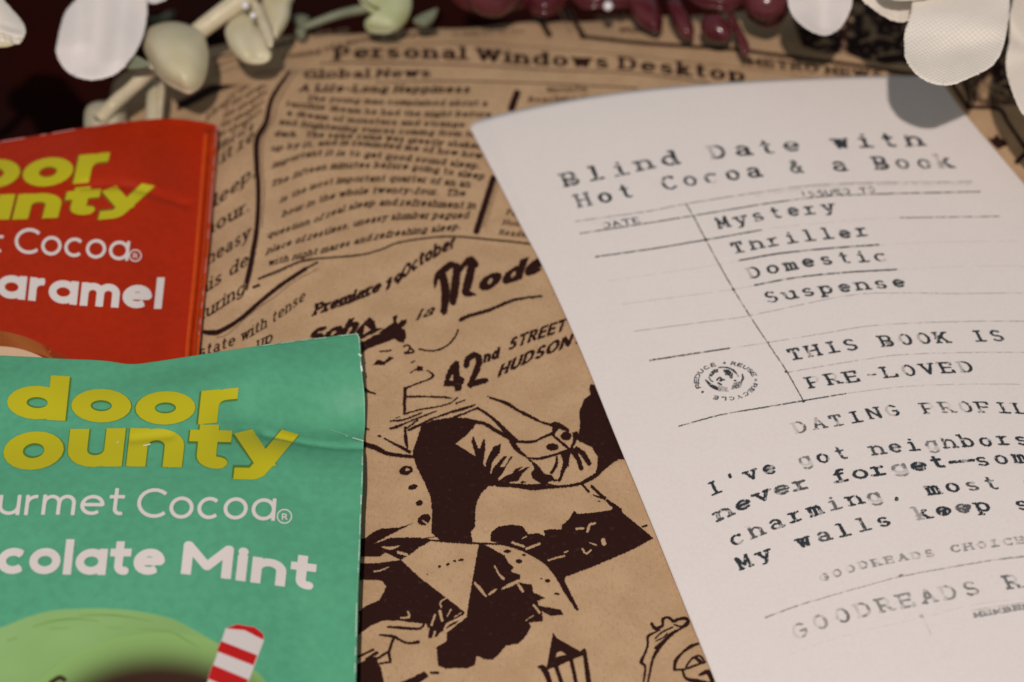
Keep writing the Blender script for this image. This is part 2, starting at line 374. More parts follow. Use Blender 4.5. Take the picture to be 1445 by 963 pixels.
                    sc = min(hw * np.linalg.norm(T), hh * np.linalg.norm(U)) * s.k
                    s.put(wn, np.maximum(np.clip((1 - np.sqrt(D)) * sc + .5, 0, 1), soft).astype(np.float32), v)
            x += a
    def gauss(s, sig):
        f = np.exp(-2 * (np.pi * sig * s.k) ** 2 * (np.fft.fftfreq(s.H)[:, None] ** 2 + np.fft.fftfreq(s.W)[None] ** 2)); s.A = np.clip(np.fft.ifft2(np.fft.fft2(s.A) * f).real, 0, 1).astype(np.float32)
    def blur(s, n=1):
        for _ in range(n):
            A = np.pad(s.A, 1, mode='edge'); A = (A[:-2] + 2 * A[1:-1] + A[2:]) / 4; s.A = (A[:, :-2] + 2 * A[:, 1:-1] + A[:, 2:]) / 4
    def rough(s, amp=.6, cell=3.0, seed=1):
        r = np.random.default_rng(seed); dx = (vnoise(s.A.shape, cell, r) - .5) * 2 * amp * s.k; dy = (vnoise(s.A.shape, cell, r) - .5) * 2 * amp * s.k
        y, x = np.mgrid[0:s.H, 0:s.W]; X = np.clip(x + dx, 0, s.W - 1.001); Y = np.clip(y + dy, 0, s.H - 1.001); xi = X.astype(int); yi = Y.astype(int)
        xi = np.minimum(xi, s.W - 2); yi = np.minimum(yi, s.H - 2); fx = X - xi; fy = Y - yi; A = s.A
        s.A = ((A[yi, xi] * (1 - fx) + A[yi, xi + 1] * fx) * (1 - fy) + (A[yi + 1, xi] * (1 - fx) + A[yi + 1, xi + 1] * fx) * fy).astype(np.float32)
    def wear(s, cell, cut, depth, seed=3):
        n = vnoise(s.A.shape, cell * s.k, np.random.default_rng(seed)); f = np.clip((n - cut) / .12, 0, 1); s.A *= (1 - depth * f)
    def build(s, name, h, off, material, parent, thr=.14, gain=1.25, z=Z0):
        A = s.A.copy(); A[0] = A[-1] = 0; A[:, 0] = A[:, -1] = 0
        inn = A > thr; cx = [(0, 0), (1, 0), (1, 1), (0, 1)]
        c_ = [inn[:-1, :-1], inn[:-1, 1:], inn[1:, 1:], inn[1:, :-1]]; V = [A[:-1, :-1], A[:-1, 1:], A[1:, 1:], A[1:, :-1]]
        code = sum(c_[i].astype(np.uint8) << i for i in range(4)); verts = []; dens = []; counts = []
        full = code == 15; hi = full & (np.minimum(np.minimum(V[0], V[1]), np.minimum(V[2], V[3])) > .97)
        idx = np.arange(hi.shape[1])[None]; st = hi & ~np.pad(hi, ((0, 0), (1, 0)))[:, :-1]
        last = np.maximum.accumulate(np.where(st, idx, -1), axis=1); kk = idx - last; runstart = hi & (kk % 6 == 0)
        ry, rx = np.nonzero(runstart); ln = np.zeros(len(rx), int); ok = np.ones(len(rx), bool)
        for j in range(6):
            xx = np.minimum(rx + j, hi.shape[1] - 1); ok = ok & hi[ry, xx] & (rx + j < hi.shape[1]); ln += ok
        if len(rx):
            q = np.stack([np.stack([rx, ry], -1), np.stack([rx, ry + 1], -1), np.stack([rx + ln, ry + 1], -1), np.stack([rx + ln, ry], -1)], 1).astype(float)
            verts.append(q.reshape(-1, 2)); dens.append(np.ones(len(rx) * 4)); counts.append(np.full(len(rx), 4))
        for k in range(1, 16):
            m = code == k
            if k == 15: m = m & ~hi
            yy, xx = np.nonzero(m)
            if not len(yy): continue
            vv = [v[m] for v in V]; ps = []; ds = []
            for i in range(4):
                j = (i + 1) % 4; a_, b_ = bool(k >> i & 1), bool(k >> j & 1)
                if a_: ps.append(np.stack([xx + cx[i][0], yy + cx[i][1]], -1).astype(float)); ds.append(vv[i])
                if a_ != b_:
                    t = (thr - vv[i]) / (vv[j] - vv[i]); ps.append(np.stack([xx + cx[i][0] + t * (cx[j][0] - cx[i][0]), yy + cx[i][1] + t * (cx[j][1] - cx[i][1])], -1)); ds.append(np.full(len(xx), thr))
            verts.append(np.stack(ps[::-1], 1).reshape(-1, 2)); dens.append(np.stack(ds[::-1], 1).ravel()); counts.append(np.full(len(xx), len(ps)))
        Vp = np.vstack(verts); dn = np.concatenate(dens); ct = np.concatenate(counts)
        px = Vp[:, 0] / s.k + s.x0; py = Vp[:, 1] / s.k + s.y0
        P = on_surface(px, py, h, z); P[:, 2] += off
        me = mesh_arrays(name, P, np.arange(len(P)), np.r_[0, np.cumsum(ct)[:-1]], np.clip((dn - thr) / (1 - thr) * gain, 0, 1))
        return link(name, me, material, parent)

def z(box, pts):  # points read off an enlarged crop of the photograph
    x0, y0, k = box; return [(x0 + p[0] / k, y0 + p[1] / k) for p in pts]

# ------------------------------------------------------------------ table
g = np.stack(np.meshgrid(np.linspace(-.6, .6, 120), np.linspace(.7, -.5, 120)), -1)
th = .0012 * np.sin(g[..., 0] * 38 + 3 * np.sin(g[..., 1] * 21)) + .0008 * np.sin(g[..., 1] * 55 + g[..., 0] * 20)
P = np.dstack([g, th - .002])
tb = link('tablecloth', grid_mesh('tablecloth', P), dark_cloth); tag(tb, 'dark brown cloth spread under the wrapped book', None, 'structure')

# ------------------------------------------------------------------ book in printed kraft paper
BTH = R(5.0); bc = at_height(np.array([150.]), np.array([62.]), np.array([Z0 - .0058]))[0]   # back left corner
BW, BL = .215, .235
ex = np.array([math.cos(BTH), math.sin(BTH)]); ey = np.array([math.sin(BTH), -math.cos(BTH)])
cre = at_height(np.array([415., 350.]), np.array([100., 400.]), np.array([Z0, Z0]))
def seg_d(x, y, p, q):
    d = (q - p)[:2]; t = np.clip(((x - p[0]) * d[0] + (y - p[1]) * d[1]) / (d @ d), 0, 1); return np.hypot(x - p[0] - t * d[0], y - p[1] - t * d[1])
def sst(t): t = np.clip(t, 0, 1); return t * t * (3 - 2 * t)
def book_local(x, y): return (x - bc[0]) * ex[0] + (y - bc[1]) * ex[1], (x - bc[0]) * ey[0] + (y - bc[1]) * ey[1]
def h_smooth(x, y):
    a, b_ = book_local(x, y); return Z0 - .0045 * np.clip(1 - b_ / .040, 0, 1.2) ** 2
def h_book(x, y):
    a, b_ = book_local(x, y); hz = h_smooth(x, y)
    hz = hz - .0050 * sst(1 - a / .026)
    hz = hz + .0007 * np.exp(-(seg_d(x, y, cre[0], cre[1]) / .0022) ** 2)
    wr = sst(1 - a / .05) * .7 + sst(1 - b_ / .06) * .5 + .16
    hz = hz + wr * (.00028 * np.sin(x * 310 + y * 170 + 2 * np.sin(y * 90)) + .00022 * np.sin(x * 190 - y * 330 + 1.5 * np.sin(x * 120)))
    r = .0045
    for d in (a, BW - a, b_, BL - b_):
        e = np.clip(r - d, 0, r * .995); hz = hz - (r - np.sqrt(np.maximum(r * r - e * e, 1e-12)))
    return hz
na, nb_ = 260, 280
aa = np.r_[0, np.linspace(0, .006, 14), np.linspace(.0068, BW - .0068, na), np.linspace(BW - .006, BW, 14), BW]
bb = np.r_[0, np.linspace(0, .006, 14), np.linspace(.0068, BL - .0068, nb_), np.linspace(BL - .006, BL, 14), BL]
Ag, Bg = np.meshgrid(aa, bb); X = bc[0] + Ag * ex[0] + Bg * ey[0]; Y = bc[1] + Ag * ex[1] + Bg * ey[1]; Zg = h_book(X, Y)
Zg[0, :] = Zg[-1, :] = 0; Zg[:, 0] = Zg[:, -1] = 0
book = empty('wrapped_book', (float(X.mean()), float(Y.mean()), 0), 'book wrapped in brown kraft newspaper print, lying under the packets and slip', 'wrapped book')
link('kraft_wrapping', grid_mesh('kraft_wrapping', np.dstack([X, Y, Zg])), kraft, book)
OFF = .00007
Q5 = (260, 60, 2.292); Q7 = (400, 340, 2.676); R1 = (500, 440, 4.817); R2 = (640, 540, 5.354); R3 = (490, 720, 3.962); R4 = (660, 700, 3.661); R5 = (880, 840, 7.827)
R6 = (490, 640, 2.833); T2 = (300, 0, 4.516); T3 = (660, 0, 6.02); T4 = (880, 0, 5.558); T5 = (1100, 0, 4.186); K6 = (280, 380, 5.16); K2 = (400, 0, 2.89)

# masthead strips along the back
p = Print(300, 14, 1400, 135)
p.text('Personal Windows Desktop', [(472, 86), (538, 83), (647, 85), (746, 92), (863, 98), (960, 107), (1051, 117)], (0, -14), .22, .10, track=.34)
p.text('METRO NEWS', [(1056, 93), (1120, 100), (1170, 106), (1246, 113)], (-1, -9), .2, .11, track=.3)
p.text('Global News', z(Q5, [(385, 119), (600, 116), (795, 114)]), (1.5, -9.6), .20, .11, track=.26)
for pts, wd, v in ((z(K2, [(150, 262), (230, 258), (700, 265), (1100, 288), (1445, 302)]) + [(1002, 118)], 1.8, .8), ([(531, 117), (642, 115), (780, 119), (900, 125)], 1.8, .8),
                ([(560, 64), (660, 61), (743, 66), (826, 73), (900, 80), (970, 88), (1029, 94), (1100, 103), (1200, 116)], 1.6, .55),
                ([(820, 52), (900, 61), (988, 67), (1042, 71), (1100, 79), (1195, 91), (1279, 104), (1330, 112)], 5.2, 1), ([(756, 18), (775, 50)], 8, 1),
                ([(800, 14), (824, 53)], 7, 1), ([(790, 16), (806, 48)], 1.6, .6), ([(300, 84), (330, 76)], 3, .8), ([(300, 106), (346, 92)], 2, .6), ([(360, 104), (398, 98)], 2, .6)):
    p.stroke(pts, wd, v)
p.text('upright', [(842, 30), (896, 30)], (0, -7), .16, .1); p.text('while to', [(874, 46), (930, 47)], (0, -6), .16, .1)
p.text('and of the an', [(386, 68), (412, 62), (450, 52), (492, 47)], (1, -5.6), .17, .1); p.text('evening of a moonlit on the sum', [(398, 85), (440, 78), (480, 67), (525, 58), (618, 51)], (1, -6), .17, .1)
p.text('it may be all the', [(640, 52), (740, 47)], (0, -5), .16, .1, val=.7)
p.text('read to the left of it', [(302, 98), (345, 84), (380, 80)], (1, -6), .16, .1, val=.8)
p.blur(1); p.rough(.5, 3, 5); p.build('newspaper_masthead', h_book, OFF, ink_kraft, book)

# the warped article and its rules
p = Print(340, 100, 830, 420)
art = [('A Life-Long Happiness', [(372, 160), (640, 164), (922, 165)], 6.6, .2), ('The young man complained about a', [(395, 190), (680, 203), (978, 207)], 4.7, .165),
 ('terrible dream he had the night before', [(327, 208), (640, 236), (990, 243)], 4.7, .165), ('a dream of monsters and strange', [(330, 237), (560, 262), (905, 276)], 4.7, .165),
 ('and frightening voices coming from the', [(305, 266), (560, 291), (960, 308)], 4.9, .165), ('dark.  The same came was greatly shaken', [(290, 305), (600, 316), (960, 346)], 5.0, .165),
 ('up by it, and is reminded me of how how', [(280, 354), (480, 334), (700, 348), (960, 378)], 5.1, .165), ('important it is to get good sound sleep.', [(285, 408), (420, 370), (640, 378), (955, 412)], 5.5, .16),
 ('The fifteen minutes before going to sleep', [(280, 470), (450, 415), (700, 412), (968, 446)], 5.8, .15), ('is the most important quarter of an an', [(310, 520), (470, 462), (700, 452), (922, 471)], 5.8, .15),
 ('hour in the whole twenty-four.  The', [(315, 567), (480, 508), (640, 490), (907, 500)], 5.9, .15), ('question of real sleep and refreshment in', [(268, 636), (400, 592), (600, 532), (940, 540)], 6.0, .15),
 ('place of restless, uneasy slumber pagued', [(265, 686), (400, 641), (640, 580), (917, 571)], 6.1, .15), ('with night mares and refreshing sleep.', [(270, 726), (450, 682), (640, 636), (892, 606)], 6.1, .15)]
for s_, pt, up, hw in art: p.text(s_, z(Q5, pt), (up * .45, -up * 1.28), hw * 1.12, .135, track=.30, space=.75)
for pts, wd, v in ((z(Q5, [(342, 94), (285, 180), (265, 260), (236, 315), (235, 400), (240, 480), (235, 600), (215, 720), (198, 797)]), [5, 7, 8, 9, 8, 7, 7, 8, 7], 1),
      (z(Q5, [(362, 94), (305, 190), (288, 250), (256, 310), (252, 400), (258, 480), (250, 600)]), 1.8, .65), (z(Q5, [(1076, 166), (1058, 215)]), 10, 1), (z(Q5, [(1000, 440), (945, 612)]), [9, 8, 9], 1),
      (z(Q5, [(240, 766), (330, 728), (400, 704), (560, 690), (640, 670), (700, 647), (850, 629), (1000, 640), (1110, 652), (1250, 670)]), 2.6, 1), (z(Q5, [(310, 740), (370, 715), (420, 705)]), 1.6, .6)): p.stroke(pts, wd, v)
for i in range(22): t = i / 22; x, y = 696 - 22 * t + 5, 254 + 70 * t; p.stroke([(x, y), (x + 6, y - 1)], 1.2, .7)
for k, (s_, y0) in enumerate((('Winston Forgets the Bridge', 133), ('Reaching the Station', 147))): p.text(s_, [(770 - 25 * k, y0 - 2), (900, y0 - 6)], (1.5, -5.5), .16, .1)
for k, s_ in enumerate(('Papers', 'Honey', 'Reader')): p.text(s_, [(714 - 5 * k, 304 + 14 * k), (752 - 3 * k, 308 + 14 * k)], (2, -6), .17, .1)
p.blur(1); p.rough(.45, 3, 6); p.build('newspaper_article', h_book, OFF, ink_kraft, book)

# the steep column at the left fold
p = Print(250, 120, 470, 530)
for s_, pts, up in (('and it re', [(262, 262), (305, 236), (358, 198)], 12), ('asleep,', [(270, 312), (310, 288), (360, 248)], 13), ('hour.', [(288, 334), (305, 326), (352, 298)], 13),
     ('uneasy', [(280, 384), (300, 371), (352, 337)], 13), ('this de', [(268, 424), (293, 412), (350, 374)], 13), ('during', [(275, 458), (300, 444), (345, 414)], 13),
     ('a state with tense', [(262, 512), (330, 488), (380, 460), (430, 424)], 11), ('up', [(362, 494), (384, 484)], 12)): p.text(s_, pts, (up * .14, -up * 1.1), .16, .085, track=.26, space=.8)
for s_, pts, up in (('kind of a', [(306, 214), (356, 184)], 9), ('in the very', [(290, 172), (322, 148)], 8)): p.text(s_, pts, (up * .2, -up * 1.15), .18, .11)
for k in range(5):
    y = 120 + 13.5 * k; p.text('of the sleepless and the weary'[k:k + 13].strip(), [(322 - 4 * k, y + 22), (352 - 2 * k, y + 4), (384 - 4 * k, y - 14)], (1.5, -7.4), .17, .11)
p.stroke([(233, 158), (270, 142), (300, 126), (350, 112)], [12, 12, 13, 9]); p.stroke(z(K6, [(50, 462), (110, 466), (165, 452), (300, 370), (450, 240), (600, 120), (780, 0)]) , [7, 8, 7, 6, 6, 6, 6]); p.stroke([(431, 380), (448, 371)], 3)
p.stroke(z(K6, [(130, 502), (220, 470), (400, 310), (560, 200), (700, 90), (870, 0)]), 1.6, .6); p.stroke(z(K6, [(440, 75), (540, 40), (640, 0)]), 2.2, .8); p.stroke(z(K6, [(400, 135), (440, 120)]), 4)
p.blur(1); p.rough(.45, 3, 7); p.build('newspaper_column', h_book, OFF, ink_kraft, book)

# advert lettering
p = Print(400, 335, 860, 560)
p.text('Premiere', [(441, 447), (490, 430), (536, 412)], (4, -14), .25, .14, serif=True, track=.05)
p.text('19', [(541, 412), (566, 400)], (4, -14), .26, .15, serif=False, track=.2); p.text('October', [(566, 396), (600, 372), (642, 350)], (1.5, -15), .24, .14, serif=False, track=.08)
p.text('oderne', [(672, 414), (715, 402), (764, 384), (850, 352)], (8, -24), .30, .16, serif=False, track=.06)
for q, w_ in (([(572, 175), (578, 140), (600, 115), (635, 92), (655, 105)], [10, 20, 26, 26, 22]), ([(598, 120), (612, 190), (606, 268)], [30, 34, 26]), ([(655, 98), (650, 160), (640, 232)], [26, 34, 26]), ([(655, 140), (675, 100), (705, 72), (722, 90)], [10, 18, 26, 30]), ([(712, 85), (700, 150), (690, 195), (722, 205)], [30, 34, 30, 10])): p.stroke(z(Q7, q), np.array(w_) / 2.676)
p.text('Soh', [(428, 490), (465, 481), (500, 472)], (11, -20), .27, .16, serif=False, track=.0)
p.text('la', [(586, 454), (611, 444)], (6, -12), .14, .1, serif=False)
p.stroke(z(Q7, [(668, 300), (700, 285), (780, 262), (870, 225), (975, 210)]), [5.5, 5, 5, 4, 3])
p.poly(z(R1, [(605, 510), (625, 430), (650, 370), (690, 335), (712, 342), (716, 440), (752, 458), (736, 500), (725, 540), (685, 545), (680, 510)])); p.poly(z(R1, [(648, 470), (664, 428), (674, 445), (668, 472)]), -1)
p.stroke(z(R1, [(762, 368), (772, 325), (818, 298), (848, 325), (835, 390), (808, 450), (790, 505)]), [8, 9, 9, 9, 9, 8, 7]); p.stroke(z(R1, [(785, 500), (840, 482), (893, 470)]), [8, 9, 7])
p.text('nd', z(R1, [(872, 355), (980, 318)]), (2.5, -12.5), .3, .17, serif=False, track=.1)
p.text('STREET', [(716, 496), (756, 481), (797, 467)], (4, -14), .24, .13, serif=False, track=.16); p.text('HUDSON A', [(701, 534), (745, 513), (792, 494), (828, 480)], (5.5, -15), .26, .13, serif=False, track=.14)
p.blur(1); p.rough(.9, 2.6, 8); p.build('advertisement_lettering', h_book, OFF, ink_kraft, book, gain=1.5)

# the drawn man in hat and trench coat
p = Print(495, 430, 1000, 1080); S = lambda bx, pts, w=2.5, v=1.0: p.stroke(z(bx, pts), np.array(w) / bx[2] if np.isscalar(w) is False else w / bx[2], v)
B = lambda bx, pts, v=1.0: p.poly(z(bx, pts), v)
p.poly(z(R1, [(455, 780), (530, 740), (640, 725)]) + z(R2, [(90, 268), (200, 293), (330, 368), (440, 432), (560, 570), (620, 640), (700, 740), (700, 800), (500, 792), (330, 780), (260, 790), (210, 840), (180, 900), (165, 960)])
       + z(R4, [(38, 160), (15, 190), (25, 235)]) + z(R3, [(700, 182), (520, 172), (470, 130), (475, 0)]) + z(R6, [(337, 225), (335, 180), (305, 110), (275, 50)]) + z(R1, [(395, 960), (430, 860)]))
B(R2, [(15, 465), (100, 400), (150, 345), (165, 318), (220, 320), (330, 390), (425, 440), (440, 480), (540, 565), (600, 620), (615, 660), (585, 690), (600, 730), (665, 770), (540, 772), (445, 765), (340, 745), (335, 720), (275, 690), (240, 640), (225, 620), (165, 560)], -1)
for q in ([(150, 405), (135, 450), (160, 530), (165, 560), (225, 620), (240, 500), (238, 435), (225, 430), (200, 500), (185, 500), (168, 450)], [(300, 490), (360, 465), (350, 530), (290, 610), (275, 700), (235, 700), (245, 600), (275, 540)],
          [(375, 562), (405, 560), (350, 640), (385, 640), (430, 560), (448, 562), (400, 630), (372, 690), (330, 735), (270, 735), (300, 650)], [(440, 690), (470, 655), (525, 635), (480, 680), (545, 645), (575, 642), (520, 690), (490, 745), (340, 772), (340, 745), (400, 705)]): B(R2, q)
B(R2, [(500, 760), (520, 745), (550, 755), (520, 768)])
S(R2, [(330, 775), (450, 782), (600, 800), (700, 795), (850, 785), (950, 768), (1040, 725), (1100, 685)], [34, 30, 34, 26, 20, 24, 34, 30])
B(R2, [(1030, 20), (1200, 0), (1400, 500), (1330, 590), (1255, 580), (1200, 612), (1110, 692), (1060, 712), (1086, 640), (1088, 560), (1045, 492), (935, 440), (942, 400), (955, 340), (950, 220), (985, 130), (1035, 95), (1025, 50)])
S(R2, [(275, 116), (400, 160), (480, 210), (560, 250), (660, 300), (745, 325)], [14, 28, 20, 26, 16, 24]); p.blob(640 + 258 / 5.35, 540 + 107 / 5.35, 1, 1)
B(R2, [(735, 310), (765, 297), (800, 305), (860, 345), (878, 365), (870, 385), (800, 350), (755, 395), (740, 402), (745, 345)])
p.blob(640 + 850 / 5.354, 540 + 408 / 5.354, 8, 6.2); p.blob(640 + 747 / 5.354, 540 + 490 / 5.354, 9, 5.2)
for q, w in (([(0, 225), (80, 205), (160, 172)], 14), ([(0, 262), (80, 235), (180, 198)], 12), ([(15, 160), (85, 135)], 8), ([(180, 195), (260, 245), (330, 310), (400, 380), (470, 445)], [18, 22, 20, 34, 40]), ([(180, 300), (250, 320), (330, 370), (440, 430)], 26),
     ([(460, 447), (590, 452), (660, 425), (755, 385)], [22, 22, 16, 26]), ([(430, 450), (480, 510), (540, 555)], [24, 32, 18]), ([(560, 572), (650, 577), (760, 550), (870, 515)], [14, 22, 18, 24]),
     ([(745, 395), (820, 460), (880, 510)], 20), ([(905, 385), (908, 440), (890, 505)], [14, 12, 24]), ([(840, 545), (850, 600), (830, 660), (800, 745)], [60, 46, 30, 20]), ([(782, 565), (775, 625), (740, 685)], [14, 26, 22]),
     ([(650, 735), (740, 742), (800, 740)], [8, 10, 14]), ([(650, 745), (740, 780), (820, 792)], 16), ([(905, 520), (940, 580), (965, 650)], [50, 34, 34]), ([(930, 500), (980, 545), (1025, 615)], [30, 44, 34]), ([(870, 540), (860, 600), (868, 640)], [30, 20, 8]),
     ([(975, 775), (1020, 828)], 18), ([(1045, 790), (1140, 878)], 24), ([(1160, 895), (1250, 968)], [20, 44]), ([(1055, 850), (1062, 858)], 9), ([(1095, 898), (1105, 902)], 10)): S(R2, q, w)
B(R2, [(575, 580), (640, 630), (690, 695), (740, 700), (765, 735), (700, 762), (620, 745), (585, 690), (612, 655)]); B(R2, [(900, 380), (935, 372), (960, 410), (930, 440), (918, 470), (895, 500), (905, 440)])
# face, hat and collar
B(R1, [(45, 215), (110, 180), (250, 88), (268, 75), (258, 40), (292, 20), (286, 70), (298, 85), (320, 60), (358, 55), (350, 90), (318, 115), (346, 122), (352, 170), (335, 216), (300, 205), (275, 187), (200, 215), (100, 252), (50, 285)])
B(R1, [(10, 135), (60, 80), (105, 40), (140, 70), (147, 115), (200, 110), (110, 165), (60, 185), (35, 190)]); B(R1, [(62, 158), (72, 92), (112, 128)], -1); S(R1, [(75, 180), (120, 160), (175, 150)], 8, -1)
B(R1, [(125, 365), (160, 328), (205, 340), (240, 305), (268, 320), (235, 340), (205, 365)]); B(R1, [(410, 398), (435, 370), (462, 375), (467, 403), (430, 407)])
for q, w in (([(175, 272), (215, 270), (248, 265)], 11), ([(335, 238), (365, 230), (378, 245), (368, 268), (345, 285)], 13), ([(375, 245), (405, 275), (345, 287)], 13), ([(385, 348), (410, 338)], 9), ([(380, 418), (415, 396)], 8), ([(492, 402), (500, 405)], 9),
     ([(505, 405), (535, 438), (500, 465), (430, 490), (360, 520), (345, 545)], [8, 20, 12, 10, 14, 22]), ([(345, 525), (342, 620), (342, 695)], [24, 22, 20]), ([(440, 255), (500, 268), (570, 262), (640, 225), (690, 165), (705, 125)], 12),
     ([(360, 580), (480, 580), (600, 584), (665, 592)], [14, 12, 14, 8]), ([(345, 697), (460, 665), (560, 650), (650, 625), (700, 588)], 10), ([(690, 628), (755, 602)], 8), ([(595, 708), (700, 670), (820, 635)], [18, 12, 7]),
     ([(370, 808), (440, 775), (530, 730), (600, 707)], [18, 20, 12, 10]), ([(480, 775), (660, 728), (740, 700), (832, 658)], [20, 14, 10, 10]), ([(245, 797), (290, 785), (360, 755), (450, 720), (555, 680)], [18, 20, 10, 12, 10]),
     ([(245, 745), (320, 740), (400, 715), (455, 690)], 12), ([(280, 725), (312, 718)], 6), ([(400, 765), (350, 800), (430, 740)], 10), ([(830, 658), (920, 710), (1000, 780), (1075, 865)], [8, 16, 22, 34]), ([(345, 790), (350, 870), (362, 930)], [16, 26, 12]),
     ([(165, 847), (180, 850)], 14), ([(205, 865), (290, 910), (375, 955)], [10, 18, 24]), ([(40, 895), (150, 930), (230, 968), (400, 990)], [34, 36, 28, 22]), ([(72, 528), (105, 550), (145, 560)], [24, 14, 10]), ([(68, 795), (96, 802)], 12)): S(R1, q, w)
for x, y, rx, ry in ((235, 70, 10, 6.5), (262, 136, 7, 3.8), (288, 200, 5, 4), (305, 270, 8, 7)): p.blob(490 + x / 2.833, 640 + y / 2.833, rx, ry, 1, -15)
p.blob(490 + 240 / 2.833, 640 + 66 / 2.833, 3.5, 2, -1)
# mountains, umbrella and leaves
B(R4, [(720, 30), (780, 70), (850, 130), (900, 170), (960, 220), (880, 265), (760, 320), (640, 370), (560, 400), (505, 420), (500, 440), (572, 585), (560, 592), (520, 530), (485, 440), (440, 390), (380, 330), (300, 285), (200, 255), (115, 235), (120, 190), (160, 160), (220, 150), (285, 158), (312, 200), (370, 195), (400, 212), (393, 180), (440, 172), (482, 177), (490, 150), (520, 125), (550, 78), (565, 95), (650, 88), (740, 75), (757, 55)])
for q, w in (([(560, 172), (598, 170)], 12), ([(618, 185), (626, 160)], 14), ([(630, 150), (657, 142)], 12), ([(630, 245), (665, 256)], 6), ([(592, 275), (612, 300), (636, 282)], 10), ([(415, 336), (460, 322), (500, 312)], 9), ([(230, 243), (292, 264)], 12), ([(303, 275), (370, 250)], 13), ([(282, 222), (302, 212)], 8), ([(500, 292), (516, 288)], 8), ([(700, 232), (704, 246)], 24)): S(R4, q, w, -1)
p.poly(z(R4, [(60, 245), (100, 260), (190, 310), (212, 350), (240, 370), (222, 392), (272, 410), (266, 450), (332, 460), (338, 500), (400, 528), (360, 545), (368, 575), (384, 600), (388, 650), (315, 655), (328, 680), (290, 740), (260, 765), (200, 775), (160, 820), (130, 848), (80, 845), (62, 833), (45, 832), (38, 875), (0, 892)])
       + z(R3, [(550, 888), (508, 872), (498, 770), (555, 735), (555, 690), (610, 645), (668, 602), (672, 560), (716, 300), (736, 190)]))
for q, w in (([(35, 450), (62, 480), (95, 522)], [10, 20, 8]), ([(110, 510), (145, 486)], 12), ([(140, 365), (160, 405), (185, 430)], [8, 10, 14]), ([(175, 483), (218, 462), (265, 440)], [6, 20, 14]), ([(262, 460), (285, 495)], 14), ([(340, 565), (372, 605)], 12), ([(300, 645), (340, 620)], 6)): S(R4, q, w, -1)
for x, y, rx, ry in ((205, 288, 20, 9), (265, 340, 18, 11), (290, 306, 11, 6), (412, 440, 15, 10), (460, 508, 15, 6), (380, 430, 7, 3)): p.blob(660 + x / 3.66, 700 + y / 3.66, rx / 3.66, ry / 3.66)
B(R4, [(350, 565), (400, 575), (478, 588), (495, 615), (430, 622), (390, 602)]); S(R4, [(-10, 243), (80, 248), (190, 255), (300, 290), (400, 350), (460, 420), (510, 500), (565, 588)], [8, 10, 10, 12, 12, 14, 22, 14]); S(R4, [(655, 0), (690, 12), (712, 10)], 8); S(R4, [(905, 160), (925, 155)], 12)
B(R3, [(300, 280), (400, 375), (545, 485), (660, 575), (610, 635), (530, 680), (500, 710), (455, 722), (445, 640), (300, 622), (200, 620), (130, 650), (60, 700), (70, 600), (65, 570), (100, 540), (180, 505), (220, 430), (192, 395), (20, 390), (20, 300), (150, 300), (270, 285)])
B(R3, [(20, 165), (100, 160), (150, 122), (200, 105), (290, 100), (372, 72), (250, 135), (140, 195), (240, 157), (400, 155), (470, 172), (440, 192), (400, 212), (360, 245), (300, 280), (215, 240), (180, 262), (20, 262)])
for q, w in (([(150, 345), (185, 340), (230, 322)], [8, 10, 6]), ([(195, 208), (240, 215), (292, 203)], [6, 18, 5]), ([(285, 238), (335, 252)], 14), ([(525, 545), (522, 515), (560, 490)], 9), ([(472, 645), (490, 590)], 14), ([(518, 568), (530, 620)], 16), ([(560, 595), (580, 558)], 9), ([(545, 672), (562, 640), (660, 592)], 14), ([(492, 680), (480, 715)], 12), ([(505, 752), (545, 735)], 10), ([(300, 605), (345, 600), (340, 570)], 11), ([(600, 600), (640, 575)], 6), ([(455, 660), (450, 700)], 8)): S(R3, q, w, -1)
for q, w in (([(420, 165), (520, 175), (640, 185), (770, 190)], 10), ([(225, 655), (300, 660), (400, 665), (435, 635)], [10, 18, 14, 10]), ([(180, 700), (260, 710), (330, 745), (398, 740)], [10, 18, 12, 18]), ([(262, 710), (235, 790), (242, 850)], 16), ([(235, 790), (170, 832)], 14), ([(242, 850), (185, 860)], 12), ([(62, 822), (145, 782)], 14), ([(110, 835), (165, 800)], 18),
     ([(470, 912), (508, 912)], 16), ([(370, 170), (500, 150)], 4)): S(R3, q, w)
B(R3, [(45, 870), (100, 842), (160, 820), (190, 890), (205, 963), (215, 1040), (45, 1040)]); B(R3, [(295, 965), (360, 940), (430, 903), (457, 930), (400, 970), (350, 1010)]); p.blob(490 + 430 / 3.96, 720 + 55 / 3.96, 10, 7, 1, -30); S(R3, [(455, 85), (420, 60)], 8, -1); p.blob(490 + 193 / 3.96, 734 + 60 / 3.96, 3.2, 2.6)
for x, y, r_ in ((515, 318, 2.3), (562, 305, 2.6), (600, 286, 2.2), (640, 280, 2.6), (628, 283, 2), (448, 362, 1.3)): p.blob(490 + x / 3.962, 720 + y / 3.962, r_, r_ * .8)
p.blur(1); p.rough(.75, 2.4, 9); p.build('trench_coat_illustration', h_book, OFF, ink_kraft, book, gain=1.6)

